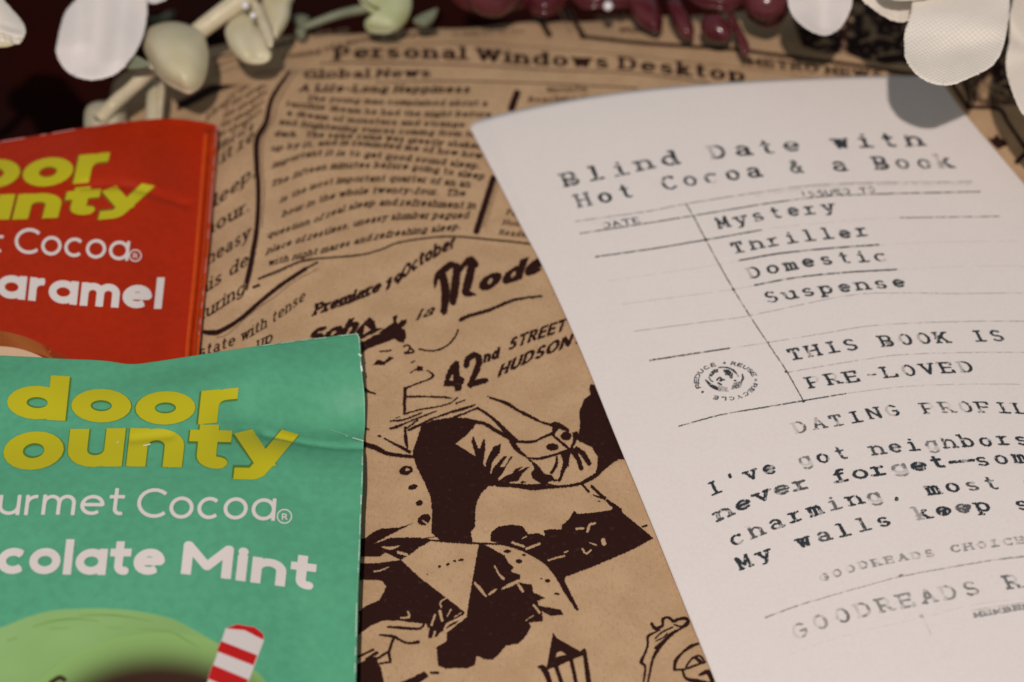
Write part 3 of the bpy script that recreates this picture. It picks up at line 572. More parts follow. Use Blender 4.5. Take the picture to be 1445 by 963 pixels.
p = Print(1090, 5, 1560, 190)  # dark mottled area on the paper, back right corner
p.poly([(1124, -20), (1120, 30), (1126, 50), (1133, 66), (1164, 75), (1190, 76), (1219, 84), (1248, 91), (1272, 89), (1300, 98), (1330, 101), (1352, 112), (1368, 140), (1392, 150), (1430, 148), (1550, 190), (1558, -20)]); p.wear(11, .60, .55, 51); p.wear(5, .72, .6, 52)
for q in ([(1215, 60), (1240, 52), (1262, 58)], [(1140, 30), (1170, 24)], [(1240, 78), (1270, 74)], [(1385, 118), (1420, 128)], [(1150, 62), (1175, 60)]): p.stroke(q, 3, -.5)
p.blur(2); p.rough(.9, 3, 53); p.build('dark_mottled_block', h_book, OFF * .6, ink_kraft, book)
# lantern and ornament at the front, blocks at the right
p = Print(740, 870, 1060, 1200); S = lambda bx, pts, w=2.5, v=1.0: p.stroke(z(bx, pts), np.array(w) / bx[2] if not np.isscalar(w) else w / bx[2], v)
p.poly(z(R4, [(440, 708), (462, 737), (580, 805), (602, 788), (618, 818), (545, 845), (470, 880), (405, 902), (420, 820)])); p.poly(z(R4, [(455, 835), (460, 812), (482, 802), (508, 822)]), -1)
for q, w in (([(368, 885), (395, 897), (430, 985), (450, 1100)], [14, 32, 26, 24]), ([(455, 880), (490, 990), (500, 1100)], 22), ([(535, 850), (562, 985), (565, 1100)], 20), ([(602, 800), (627, 985), (630, 1100)], [20, 30, 28]), ([(440, 1100), (640, 1090)], 34)): S(R4, q, w)
for q, w in (([(310, 320), (350, 372), (430, 340), (430, 275), (490, 248), (550, 292), (600, 272), (690, 262), (715, 320), (620, 380), (520, 440), (440, 530), (370, 620), (320, 720), (290, 860), (270, 963), (265, 1150)], [34, 44, 30, 34, 30, 40, 34, 40, 26, 22, 44, 34, 40, 30, 26, 24, 24]),
     ([(400, 390), (345, 415), (270, 460), (265, 560), (230, 660), (195, 740), (240, 800), (220, 963), (215, 1150)], [16, 20, 34, 26, 26, 44, 26, 24, 22]), ([(350, 480), (430, 410), (540, 360)], 20), ([(360, 510), (440, 470), (480, 430)], 18), ([(350, 590), (440, 510), (570, 400)], 30),
     ([(560, 825), (575, 730), (650, 640), (740, 572), (825, 540)], [34, 44, 26, 44, 26]), ([(570, 830), (680, 820), (820, 770), (900, 745)], 26), ([(690, 790), (760, 700), (840, 675), (900, 745)], 24), ([(560, 330), (640, 350), (700, 300)], 20),
     ([(840, 885), (935, 855), (980, 950)], [30, 60, 50]), ([(650, 840), (690, 925), (820, 960), (1000, 1000)], [26, 34, 60, 50]), ([(800, 700), (850, 740)], 40)): S(R5, q, w)
p.blur(1); p.rough(.5, 2.4, 12); p.build('lantern_and_crest', h_book, OFF, ink_kraft, book, gain=1.6)
p = Print(1280, 60, 1640, 420); S = lambda bx, pts, w=2.5, v=1.0: p.stroke(z(bx, pts), np.array(w) / bx[2], v)
for q, w in (([(1020, 500), (1060, 560), (1110, 640)], 24), ([(1080, 480), (1110, 560), (1120, 640)], 16), ([(1105, 635), (1290, 645), (1345, 720), (1400, 800), (1460, 890), (1800, 1400)], [20, 26, 22, 20, 26, 26]), ([(1400, 962), (1460, 900)], 26), ([(1180, 480), (1445, 640)], 8)): S(T5, q, w)
for i in range(9): S(T5, [(1120 + i * 28, 470 + i * 8), (1150 + i * 32, 620)], 5, .6)
p.poly(z(T5, [(1228, 818), (1262, 820), (1285, 792), (1300, 820), (1335, 830), (1352, 858), (1292, 885), (1262, 862)]))
p.blur(1); p.rough(.5, 2.4, 13); p.build('picture_block', h_book, OFF, ink_kraft, book)

# ------------------------------------------------------------------ white slip
Ltop, Lbot = at_height(np.array([822., 1010.]), np.array([500., 963.]), np.array([Z0, Z0]))
ld_ = (Lbot - Ltop)[:2]; ld_ /= np.linalg.norm(ld_); ln_ = np.array([-ld_[1], ld_[0]])
if ln_[0] < 0: ln_ = -ln_
SW = .077
def h_slip(x, y):
    a = ((x - Ltop[0]) * ln_[0] + (y - Ltop[1]) * ln_[1]) / SW
    s_ = np.sin(np.pi * np.clip(a, -.05, 1.05)); amp = .0030 + .0008 * sst((y + .01) / .05)
    return h_smooth(x, y) + .00075 + amp * np.clip(s_, 0, 1) ** .9 + .00006 * np.sin(x * 260 + y * 90)
slip_left = spline([(664, 182), (700, 250), (735, 318), (770, 384), (822, 500), (870, 619), (920, 740), (1010, 963), (1130, 1262), (1215, 1480)], 6)
slip_right = spline([(1327, 113), (1365, 165), (1443, 257), (1530, 362), (1620, 480), (1700, 600), (1880, 900), (2050, 1230)], 6)
slip_top = spline([(664, 182), (664, 178), (668, 173), (680, 168), (740, 153), (820, 138), (900, 127), (1000, 118), (1100, 112), (1200, 108), (1290, 107), (1318, 108), (1327, 113)], 5)
slip_bot = spline([(1215, 1480), (1500, 1370), (2050, 1230)], 6)
Gp = coons(slip_top, slip_right, slip_bot, slip_left, 150, 200); P = on_surface(Gp[..., 0], Gp[..., 1], h_slip)
slip = empty('paper_slip', tuple(P.reshape(-1, 3).mean(0) * (1, 1, 0) + (0, 0, Z0)), 'long white card slip with typewritten lines lying curled across the wrapped book', 'paper slip')
Pb = P.copy(); Pb[..., 2] -= .00022
link('card', grid_mesh('card', P, bottom=Pb), white, slip)
SO = .00005; up1 = (-6.3, -13)
p = Print(780, 150, 1420, 335)
def ty(s_, pts, up, v=1., hw=.115, hh=.10, body=.58, jit=.25): p.text(s_, pts, up, hw, hh, mono=1.35, val=v, body=body, jit=jit)
ty('Blind Date with', [(792, 264), (875, 247), (957, 231), (1028, 222), (1130, 214), (1210, 209), (1308, 205)], (-6.5, -12.5), upend=None) if False else None
p.text('Blind Date with', [(792, 266), (875, 249), (957, 232), (1040, 222), (1130, 214), (1210, 210), (1310, 206)], (-6.5, -14.5), .12, .095, mono=1.35, body=.47, jit=.25)
p.text('Hot Cocoa & a Book', [(812, 296), (888, 280), (948, 268), (1079, 250), (1139, 245), (1249, 240), (1352, 238)], (-6.5, -14.5), .12, .095, mono=1.35, body=.47, jit=.3)
p.blur(1); p.rough(.5, 3, 21); p.wear(4, .72, .5, 31); p.build('typed_title', h_slip, SO, ink_type, slip)
p = Print(780, 240, 1700, 640)
rules = [([(812, 313), (913, 299), (964, 289), (1065, 273), (1176, 260), (1371, 257)], 1.5, .42), ([(819, 330), (904, 317), (978, 305), (1102, 285), (1194, 276), (1383, 271)], 1.6, .6), ([(816, 318), (900, 306)], 1, .2),
 ([(1065, 277), (1176, 263), (1371, 260)], 1.2, .3), ([(840, 363), (918, 352), (996, 339), (1075, 325)], 1.6, .75), ([(1084, 323), (1194, 312), (1272, 308)], 1, .25), ([(1270, 308), (1410, 306)], 1.4, .55),
 ([(858, 397), (1015, 374), (1044, 368)], .9, .25), ([(1044, 368), (1102, 358), (1171, 351), (1240, 346)], 1.9, .95), ([(1240, 346), (1330, 342), (1445, 341), (1490, 342)], .9, .25), ([(877, 430), (1035, 409), (1065, 403)], .9, .3),
 ([(1065, 403), (1125, 392), (1194, 385), (1265, 381)], 1.9, .95), ([(1265, 381), (1350, 377), (1445, 376), (1515, 379)], .9, .25), ([(895, 468), (1001, 454), (1058, 446), (1194, 418), (1270, 414), (1351, 415), (1450, 414), (1545, 418)], 1, .42),
 ([(917, 509), (1029, 492)], 1.8, .8), ([(1029, 492), (1083, 484), (1162, 471), (1232, 460), (1330, 455), (1445, 454), (1575, 459)], 1, .42), ([(1111, 526), (1212, 509), (1291, 500), (1445, 498), (1605, 504)], 1, .42),
 ([(958, 602), (1017, 586), (1075, 576), (1134, 566), (1193, 556)], 1.7, .65), ([(1193, 556), (1291, 545), (1445, 543), (1640, 553)], 1, .35), ([(968, 289), (978, 305), (996, 339), (1015, 374), (1035, 409), (1058, 446), (1083, 484), (1111, 526), (1134, 567)], 1.4, .75)]
for q, w_, v in rules: p.stroke(q, w_ * 1.15, min(1, v * 1.45))
for x, y in ((978, 305), (996, 339), (1035, 409), (1058, 446), (1083, 484), (1109, 525), (1134, 567)): p.blob(x, y, 2.1, 1.9)
p.text('DATE', [(850, 323), (908, 314)], (-3, -6), .12, .1, mono=1.35, val=1, serif=False); p.text('ISSUED TO', [(1130, 279), (1238, 272)], (-3, -6), .12, .12, mono=1.35, val=1, serif=False)
p.wear(7, .66, .4, 32); 
for s_, pts in (('Mystery', [(1011, 325), (1097, 309), (1184, 299)]), ('Thriller', [(1033, 360), (1120, 344), (1232, 333)]), ('Domestic', [(1055, 395), (1148, 377), (1258, 369)]), ('Suspense', [(1079, 430), (1171, 415), (1284, 406)])):
    p.text(s_, pts, (-6, -12), .12, .10, mono=1.35, body=.50, jit=.15)
p.text('THIS BOOK IS', [(1113, 510), (1212, 494), (1300, 486), (1424, 482)], (-6.8, -12.2), .12, .095, mono=1.35, body=.52, jit=.1)
p.text('PRE-LOVED', [(1140, 550), (1220, 538), (1310, 529), (1380, 526)], (-6.8, -12.2), .12, .095, mono=1.35, body=.52, jit=.1)
p.text('DATING PROFILE:', [(1120, 614), (1193, 600), (1251, 590), (1330, 584), (1420, 584), (1510, 590)], (-6.8, -12.2), .12, .095, mono=1.35, body=.52, jit=.3)
p.blur(1); p.rough(.45, 2.6, 22); p.wear(4.2, .74, .5, 33); p.build('typed_checkout_table', h_slip, SO, ink_type, slip)
# stamp
p = Print(965, 495, 1090, 580, 3.0); cxs, cys = 1024.5, 538.0; SS = (940, 480, 8.02)
def ring(a0, a1, rx, ry): return [(cxs + rx * math.cos(R(a)) + .0, cys - ry * math.sin(R(a)) + 6 * math.cos(R(a)) * 0) for a in np.linspace(a0, a1, 14)]
for s_, a0, a1 in (('REDUCE', 205, 108), ('REUSE', 82, 15), ('RECYCLE', -8, -118)):
    pts = ring(a0, a1, 37, 21.5); n = len(s_)
    for i, ch in enumerate(s_):
        f = (i + .5) / n; a = R(a0 + (a1 - a0) * f); c_ = np.array([cxs + 38 * math.cos(a) * 1.0, cys - 22.5 * math.sin(a)]); tt = np.array([38 * math.sin(a), 22.5 * math.cos(a)]); tt /= np.linalg.norm(tt); uu = np.array([math.cos(a) * 5.6, -math.sin(a) * 4.2])
        p.text(ch, [tuple(c_ - tt * 3.6), tuple(c_ + tt * 3.6)], tuple(uu), .13, .13, serif=False, val=.9)
for a in (93, 2, 218): p.blob(cxs + 42 * math.cos(R(a)), cys - 25.5 * math.sin(R(a)), 1.9, 1.7)
Z_ = lambda q: z(SS, q)
p.stroke(Z_([(445, 455), (500, 510), (560, 545), (600, 565)]), [1.5, 4.5, 5, 3.5]); p.stroke(Z_([(485, 425), (505, 460), (530, 475)]), 1.7); p.stroke(Z_([(590, 315), (640, 312), (720, 325), (780, 365), (818, 415)]), [1, 1.6, 2.6, 2.6, 1.2])
p.stroke(Z_([(862, 390), (868, 430), (855, 470)]), [1.5, 3.6, 2.2]); p.poly(Z_([(488, 395), (530, 340), (585, 330), (590, 370), (550, 375), (520, 415), (490, 415)])); p.poly(Z_([(640, 340), (700, 335), (755, 380), (752, 435), (725, 440), (715, 405), (665, 400), (655, 365)]))
p.stroke(Z_([(575, 455), (600, 430), (625, 440), (610, 465), (660, 450)]), 2.2); p.stroke(Z_([(590, 490), (620, 505)]), 2.6); p.stroke(Z_([(770, 460), (790, 465)]), 2)
for i in range(7): x = 590 + i * 16; p.stroke(Z_([(x, 520 + i * 3), (x + 14, 585)]), .7, .9)
for i in range(8): x = 735 + i * 14; p.stroke(Z_([(x + 8, 560 - i * 3), (x + 30, 490 - i * 4)]), .8, .9)
p.poly(Z_([(780, 530), (800, 510), (808, 545), (790, 560)])); p.blur(1); p.A = np.minimum(1, p.A * 1.5); p.rough(.5, 2.5, 23); p.wear(1.5, .68, .6, 34); p.build('recycling_globe_stamp', h_slip, SO, ink_type, slip)
# profile paragraph
p = Print(980, 600, 1760, 1000)
p.text("I've got neighbors I'll", [(1000, 703), (1085, 671), (1193, 649), (1320, 635), (1445, 629), (1585, 632)], (-7.4, -13.4), .125, .10, mono=1.35, body=.50, jit=.2)
p.text('never forget', [(1011, 738), (1080, 708), (1136, 692), (1230, 674), (1341, 660)], (-7.4, -13.4), .135, .125, mono=1.35, body=.62, jit=.2); p.stroke([(1340, 653), (1374, 650)], 4.2)
p.text('some are', [(1376, 659), (1445, 655), (1590, 657)], (-7.4, -13.4), .125, .10, mono=1.35, body=.50, jit=.2)
p.text('charming, most of', [(1030, 775), (1073, 757), (1129, 736), (1213, 713), (1321, 699), (1394, 692), (1500, 689)], (-7.8, -13.6), .125, .10, mono=1.35, body=.50, jit=.25)
p.text('My walls keep some', [(1040, 808), (1087, 790), (1146, 770), (1258, 742), (1314, 732), (1391, 723), (1545, 716)], (-7.8, -13.6), .125, .10, mono=1.35, body=.50, jit=.25)
p.blob(1364, 717, 7, 5, .8, -20); p.blob(1336, 722, 7, 5, .9, -20)
p.blur(1); p.rough(.6, 3, 24); p.wear(4.2, .74, .5, 35)
q = Print(980, 600, 1760, 1000)
q.text('GOODREADS CHOICE', [(1156, 824), (1227, 802), (1317, 786), (1380, 776), (1452, 767)], (-3.8, -8.5), .14, .14, mono=1.35, body=.52, val=.75, jit=.3)
q.text('GOODREADS RATING', [(1118, 908), (1164, 888), (1227, 870), (1314, 852), (1370, 842), (1450, 830), (1600, 820)], (-8, -15.5), .11, .11, mono=1.35, body=.52, val=.75, jit=.3)
q.text('MEMBERS', [(1374, 873), (1472, 857)], (-2.5, -6.5), .18, .17, mono=1.35, body=.60, val=.62)
q.stroke([(1080, 872), (1136, 852), (1237, 823), (1272, 814), (1359, 798), (1445, 786), (1640, 772)], [3, 2, 1.5, 2, 2, 3, 3], .55); q.stroke([(1104, 928), (1185, 900), (1303, 872), (1394, 851), (1600, 830)], 1.4, .22); q.stroke([(1370, 862), (1470, 847)], 1.2, .5)
q.blob(1272, 813, 4, 2.4, .8); q.blob(1300, 870, 3.4, 3, .7); q.stroke([(1303, 874), (1314, 896)], 2.5, .28)
q.rough(.6, 3, 26); q.wear(6, .62, .5, 36); q.blur(5); p.A = np.maximum(p.A, q.A); p.build('typed_profile', h_slip, SO, ink_type, slip, thr=.06, gain=1.15)

# ------------------------------------------------------------------ cocoa packets
def ridge_fn(rs, zz):
    L = []
    for (a, b_, amp, wd) in rs:
        e = at_height(np.array([a[0], b_[0]], float), np.array([a[1], b_[1]], float), np.array([zz, zz])); L.append((e[0], e[1], amp, wd))
    def f(x, y):
        r = 0
        for p0, p1, amp, wd in L: r = r + amp * np.exp(-(seg_d(x, y, p0, p1) / wd) ** 2)
        return r
    return f
ZR, ZG = Z0 + .0036, Z0 + .0078
rr = ridge_fn([((120, 266), (258, 270), -.00045, .0009), ((90, 520), (110, 180), .0008, .010), ((255, 175), (245, 500), -.0005, .004), ((20, 240), (180, 240), .0006, .006), ((225, 360), (240, 500), -.0002, .002)], ZR)
gr = ridge_fn([((350, 580), (540, 560), -.0021, .0042), ((400, 515), (540, 490), .0012, .006), ((372, 600), (512, 604), -.0007, .0008), ((395, 640), (520, 660), .0010, .004), ((0, 555), (330, 560), .0011, .006), ((120, 548), (330, 512), -.0004, .003),
               ((190, 628), (240, 622), -.0003, .0008), ((0, 690), (330, 700), .0005, .008), ((430, 860), (440, 960), -.0005, .003), ((470, 700), (480, 900), .0004, .004), ((200, 900), (220, 1400), .002, .030), ((35, 780), (70, 790), -.0001, .001)], ZG)
def h_red(x, y): return -.0026 * sst((x + .056) / .014) + ZR + rr(x, y) - .10 * np.clip(-.055 - x, 0, 1) + .00012 * np.sin(x * 240 + y * 300)
def h_green(x, y): return -.0034 * sst((x + .037) / .016) + ZG + gr(x, y) - .05 * np.clip(-.06 - x, 0, 1) + .00012 * np.sin(x * 260 - y * 310) - .0006 * np.cos((y + .02) * 150) * .4
def packet(name, label, top, right, bottom, left, h, film, thick, zz):
    N_ = 380; Gp = coons(top, right, bottom, left, N_, N_); P = on_surface(Gp[..., 0], Gp[..., 1], h, zz)
    u = np.linspace(0, 1, N_)[None]; v = np.linspace(0, 1, N_)[:, None]; e = np.minimum(np.minimum(u, 1 - u) * 7, np.minimum(v, 1 - v) * 6); e = sst(np.broadcast_to(e, (N_, N_)))
    Pb = P.copy(); Pb[..., 2] -= .0004 + thick * e
    r = empty(name, tuple(P.reshape(-1, 3).mean(0)), label, 'cocoa packet', 'hot cocoa packets on the wrapped book')
    link('film_pouch', grid_mesh('film_pouch', P, bottom=Pb), film, r); return r
red_r = spline([(306, 177), (307, 182), (304, 223), (292, 373), (282, 475), (280, 501), (268, 700), (255, 900)], 6)
redp = packet('cocoa_packet', 'red caramel cocoa packet, farther of the two, its lower edge under the green one',
    spline([(-620, 290), (-300, 245), (0, 201), (60, 191), (118, 181), (180, 172), (221, 168), (253, 168), (290, 173), (306, 177)], 6), red_r, spline([(-600, 960), (-200, 930), (255, 900)], 6), spline([(-620, 290), (-600, 960)], 2), h_red, red_foil, .0018, ZR)
# crimped side seal with ribs
sv = resample(red_r, 140); n = 46; rows = []
for j in range(n): o_ = -19 + 19.4 * j / (n - 1); rows.append(np.c_[sv[:, 0] + o_, sv[:, 1] + .2 * (o_ > 0)])
Gs = np.stack(rows, 1); t = np.linspace(-19, .4, n); prof = .00010 + .00075 * (np.exp(-((t + 12) / 1.6) ** 2) + np.exp(-((t + 5.2) / 1.8) ** 2)) - .00025 * np.exp(-((t + 8.8) / 1.2) ** 2)
prof[0] = -.0001
P = on_surface(Gs[..., 0], Gs[..., 1], h_red, ZR); P[..., 2] += prof[None]; Pb = P.copy(); Pb[..., 2] -= .0006
seal_m = foil('red_film_seal', (.62, .075, .010), .3)  # brighter red than the pouch: gloss on the ribs put into the colour
link('side_seal', grid_mesh('side_seal', P[2:], bottom=Pb[2:]), seal_m, redp)
greenp = packet('cocoa_packet', 'mint green chocolate mint cocoa packet, nearer of the two, lapping over the red one',
    spline([(-560, 470), (-300, 490), (0, 502), (80, 506), (144, 509), (183, 514), (215, 511), (281, 501), (360, 489), (430, 480), (500, 471.5), (505.5, 471)], 6),
    spline([(505.5, 471), (507.5, 475), (511, 525), (514, 552), (515, 568), (515, 600), (513, 622), (512, 680), (510, 719), (508, 780), (505, 844), (502, 963), (496, 1200), (488, 1420)], 6),
    spline([(-560, 1500), (0, 1470), (488, 1420)], 4), spline([(-560, 470), (-560, 1500)], 2), h_green, green_foil, .0025, ZG)

def pm(name, ink, base=None, rough=.36, ): return ink_mat(name, base or ink, ink, rough, .35)
yel_m = pm('yellow_print_on_green', YEL, (.30, .36, .03)); rim_m = pm('olive_print_rim', (.085, .20, .035), GREEN); wht_g = pm('white_print_on_green', WHT, GREEN); yel_r = pm('yellow_print_on_red', YEL, (.40, .12, .01)); rim_r = pm('olive_rim_on_red', (.17, .11, .01), RED); wht_r = pm('white_print_on_red', WHT, RED)
D1 = [(8, 590), (50, 592.5), (144, 597), (233, 600), (295, 598), (338, 594)]
C1 = [(-84, 664), (36, 664), (120, 660), (209, 659.5), (299, 662), (412, 664)]
def logo_green(p, ex_):
    p.text('dooř', D1, (5, -47), .21 + ex_, .165 + ex_, serif=False, track=.10 - 2 * ex_)
    p.text('counťy', C1, (6, -54), .21 + ex_, .15 + ex_, serif=False, track=.10 - 2 * ex_)
p = Print(-110, 500, 440, 710); logo_green(p, .03); p.blur(2); p.build('logo_rim', h_green, .00004, rim_m, greenp, z=ZG)
p = Print(-110, 500, 440, 710); logo_green(p, 0); p.blur(1); p.build('yellow_logo', h_green, .00008, yel_m, greenp, z=ZG, thr=.3)
def reg(p, x, y, r_): 
    p.stroke([(x + r_ * math.cos(a), y + r_ * .96 * math.sin(a)) for a in np.linspace(0, 2 * math.pi, 24)], 1.9); p.text('R', [(x - r_ * .38, y + r_ * .5), (x + r_ * .42, y + r_ * .5)], (0, -r_ * .7), .13, .13, serif=False)
p = Print(-200, 680, 460, 860)
p.text('Gourmet', [(-95, 727), (0, 727.5), (90, 727.5), (174, 728)], (3.5, -28.5), .085, .085, serif=False, track=.2); p.text('Cocoɑ', [(192, 731), (260, 733), (330, 734), (388, 736)], (2.5, -31.5), .085, .08, serif=False, track=.16); reg(p, 401.5, 729.5, 10)
p.text('Chocolɑte', [(-152, 812), (-50, 811), (45, 811), (122, 812), (230, 812)], (4, -37), .165, .15, serif=False, track=.10)
p.text('Mint', [(255, 811), (300, 815.5), (380, 826), (444, 834)], (4, -36.5), .165, .15, serif=False, track=.12)
p.blur(1); p.build('flavour_lettering', h_green, .00008, wht_g, greenp, z=ZG, thr=.25)
Z4 = (0, 700, 2.779)
dome = [(-250, 1040), (-140, 935), (-60, 905), (0, 887), (36, 873), (72, 863), (115, 860), (173, 861), (223, 869), (252, 878), (288, 898), (324, 919), (352, 941), (374, 963), (405, 1010), (440, 1100), (400, 1230), (80, 1290), (-220, 1230)]
foam, fnt, fb = mat('printed_mint_foam', .36, .35); o, f = noisy(fnt, (.29, .50, .19), (.235, .42, .14), 60, 3); at = node(fnt, 'ShaderNodeAttribute', attribute_name='ink'); mx = node(fnt, 'ShaderNodeMix', data_type='RGBA'); mx.inputs[6].default_value = col(GREEN); fnt.links.new(o, mx.inputs[7]); fnt.links.new(at.outputs['Fac'], mx.inputs[0]); fnt.links.new(mx.outputs[2], fb.inputs['Base Color'])
p = Print(-280, 840, 480, 1310, 1.0); p.poly(dome, 1, True); p.blur(3); p.build('mint_foam_picture', h_green, .00004, foam, greenp, z=ZG, thr=.05)
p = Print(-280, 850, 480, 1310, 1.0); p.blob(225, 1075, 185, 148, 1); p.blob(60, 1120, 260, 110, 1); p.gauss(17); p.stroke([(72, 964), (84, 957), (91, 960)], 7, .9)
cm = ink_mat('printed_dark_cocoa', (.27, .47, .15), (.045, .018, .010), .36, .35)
# soft dark brown, denser towards the bottom, kept inside the foam
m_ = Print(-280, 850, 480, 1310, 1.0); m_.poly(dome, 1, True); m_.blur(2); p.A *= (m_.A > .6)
p.build('dark_brown_patch', h_green, .00007, cm, greenp, z=ZG, thr=.02, gain=1.1)
p = Print(-20, 850, 380, 963)
for q in ([(47, 885), (75, 877), (110, 874), (138, 877)], [(112, 869), (160, 869), (215, 877)], [(195, 887), (240, 893), (270, 908), (290, 922)], [(70, 888), (96, 887)], [(10, 905), (24, 901)], [(152, 886), (172, 887)]): p.stroke(q, [.8, 2, .8], .6)
p.blur(3); p.build('foam_creases', h_green, .0001, ink_mat('foam_crease_ink', (.27, .47, .15), (.09, .26, .08), .36), greenp, z=ZG, thr=.05)
straw = z(Z4, [(885, 522), (930, 505), (1000, 518), (1032, 543), (1036, 570), (975, 731), (925, 880), (765, 880), (815, 731)])
p = Print(260, 870, 390, 1050); p.poly(straw); p.blur(1); p.build('striped_straw_picture', h_green, .00012, ink_mat('straw_white', GREEN, (.66, .62, .62), .36), greenp, z=ZG, thr=.3)
p = Print(260, 870, 390, 1050)
for q in ([(886, 522), (930, 506), (1000, 518), (1034, 545), (1033, 568), (960, 530), (900, 524)], [(868, 572), (1010, 628), (995, 668), (850, 612)], [(834, 665), (975, 724), (955, 780), (815, 720)], [(800, 780), (940, 840), (925, 885), (765, 885)]): p.poly(z(Z4, q))
p.blur(1); p.build('straw_stripes', h_green, .00016, ink_mat('straw_red', (.66, .5, .5), (.50, .012, .012), .36), greenp, z=ZG, thr=.3)

DR = [(-122, 270), (-30, 267), (63, 264), (110, 260), (152, 256)]; CR_ = [(-195, 318), (0, 311), (60, 309), (110, 305), (207, 296)]
def logo_red(p, ex_):
    p.text('dooř', DR, (9, -41), .21 + ex_, .16 + ex_, serif=False, track=.08 - 2 * ex_); p.text('counťy', CR_, (9, -36), .21 + ex_, .17 + ex_, serif=False, track=.08 - 2 * ex_)
p = Print(-220, 190, 240, 350); logo_red(p, .03); p.blur(2); p.build('logo_rim', h_red, .00004, rim_r, redp, z=ZR)
p = Print(-220, 190, 240, 350); logo_red(p, 0); p.blur(2); p.build('yellow_logo', h_red, .00008, yel_r, redp, z=ZR, thr=.3)
p = Print(-220, 310, 260, 460)
p.text('Gourmet', [(-235, 350), (-100, 354), (3, 357)], (3, -24), .085, .085, serif=False, track=.2); p.text('Cocoɑ', [(19, 358), (80, 362), (181, 369)], (3, -27.5), .085, .085, serif=False, track=.15); reg(p, 191, 361.5, 8.2)
p.text('Cɑrɑmel', [(-58, 418), (10, 422), (130, 433), (229, 437)], (3.5, -33), .16, .15, serif=False, track=.12)
p.blur(1); p.build('flavour_lettering', h_red, .00008, wht_r, redp, z=ZR, thr=.25)
p = Print(-300, 440, 260, 760, 1.0)
p.poly([(-280, 480), (-150, 466), (-40, 463), (0, 466), (39, 478), (79, 497), (110, 520), (150, 600), (120, 700), (-250, 740)], 1, True); p.blur(3); p.build('caramel_rim_picture', h_red, .00004, ink_mat('caramel_ink', RED, (.30, .035, .006), .36, worn=(.62, .26, .05)), redp, z=ZR)
p = Print(-300, 440, 260, 760, 2.0); p.poly([(-260, 500), (-150, 488), (-40, 486), (0, 489), (32, 494), (63, 507), (90, 530), (120, 600), (100, 690), (-240, 720)], 1, True); p.blur(2); p.build('cream_picture', h_red, .00008, ink_mat('cream_ink', (.3, .035, .006), (.72, .50, .32), .36), redp, z=ZR)
p = Print(-60, 455, 140, 520)
for i in range(9): y = 468 + i * 2.6; p.stroke([(-40, y), (0 + i * 2, y + 1), (35 + i * 3, y + 9 + i * .4), (62 + i * 2, y + 20 + i * .2)], [.6, 1.1, .5], .65)
p.blur(1); p.build('caramel_swirl_lines', h_red, .00010, ink_mat('caramel_highlight', (.30, .035, .006), (.55, .27, .06), .36), redp, z=ZR, thr=.1)  # brown-gold lines of the caramel print

# ------------------------------------------------------------------ flowers
def petal(name, out, z0, mtl, parent, cup=0.0, tilt=(0, 0), thick=.0005, ruffle=0, folds=(), dome_=0., nr=14):
    O_ = closed_spline(out, 7 if mtl not in (silk_warm, silk_white) else 22)
    if mtl in (silk_warm, silk_white): rj = np.random.default_rng(len(out)); jit_ = rj.normal(0, .38, O_.shape)
    else: jit_ = np.zeros(O_.shape)
    c0 = O_.mean(0); n = len(O_); rr_ = np.linspace(0, 1, nr) ** .8; th_ = np.arange(n)
    Px = c0[0] + (O_[:, 0] - c0[0])[None] * rr_[:, None]; Py = c0[1] + (O_[:, 1] - c0[1])[None] * rr_[:, None]
    Px = Px + jit_[:, 0][None] * rr_[:, None] ** 12; Py = Py + jit_[:, 1][None] * rr_[:, None] ** 12
    sc = at_height(Px, Py, np.full(Px.shape, z0)); dx = sc[..., 0] - sc[0, 0, 0]; dy = sc[..., 1] - sc[0, 0, 1]
    zz = z0 + cup * rr_[:, None] ** 2 + tilt[0] * dx + tilt[1] * dy + ruffle * rr_[:, None] ** 2 * np.sin(th_[None] / n * 2 * np.pi * 5 + 1.3) - dome_ * rr_[:, None] ** 3
    for a_, b_, amp, wd in folds:
        P0 = at_height(np.array([a_[0], b_[0]], float), np.array([a_[1], b_[1]], float), np.array([z0, z0])); zz = zz + amp * np.exp(-(seg_d(sc[..., 0], sc[..., 1], P0[0], P0[1]) / wd) ** 2)
    P = at_height(Px, Py, zz); tk = thick * (np.sqrt(np.maximum(0, 1 - rr_ ** 4))[:, None] + .12)
    Pb = P.copy(); Pb[..., 2] -= tk
    V = np.vstack([P.reshape(-1, 3), Pb.reshape(-1, 3)]); N = nr * n; F = []
    for i in range(nr - 1):
        a_ = i * n + th_; b_ = i * n + (th_ + 1) % n; q = np.stack([a_, a_ + n, b_ + n, b_], -1); F.append(q if False else q[:, ::1]); F.append(q[:, ::-1] + N)
    a_ = (nr - 1) * n + th_; b_ = (nr - 1) * n + (th_ + 1) % n; F.append(np.stack([a_, a_ + N, b_ + N, b_], -1)); F = np.vstack(F)
    me = mesh_arrays(name, V, F.ravel(), np.arange(len(F)) * 4, smooth=True)
    import bmesh
    bm = bmesh.new(); bm.from_mesh(me); bmesh.ops.remove_doubles(bm, verts=bm.verts, dist=1e-7); bmesh.ops.recalc_face_normals(bm, faces=bm.faces); bm.to_mesh(me); bm.free()
    return link(name, me, mtl, parent)
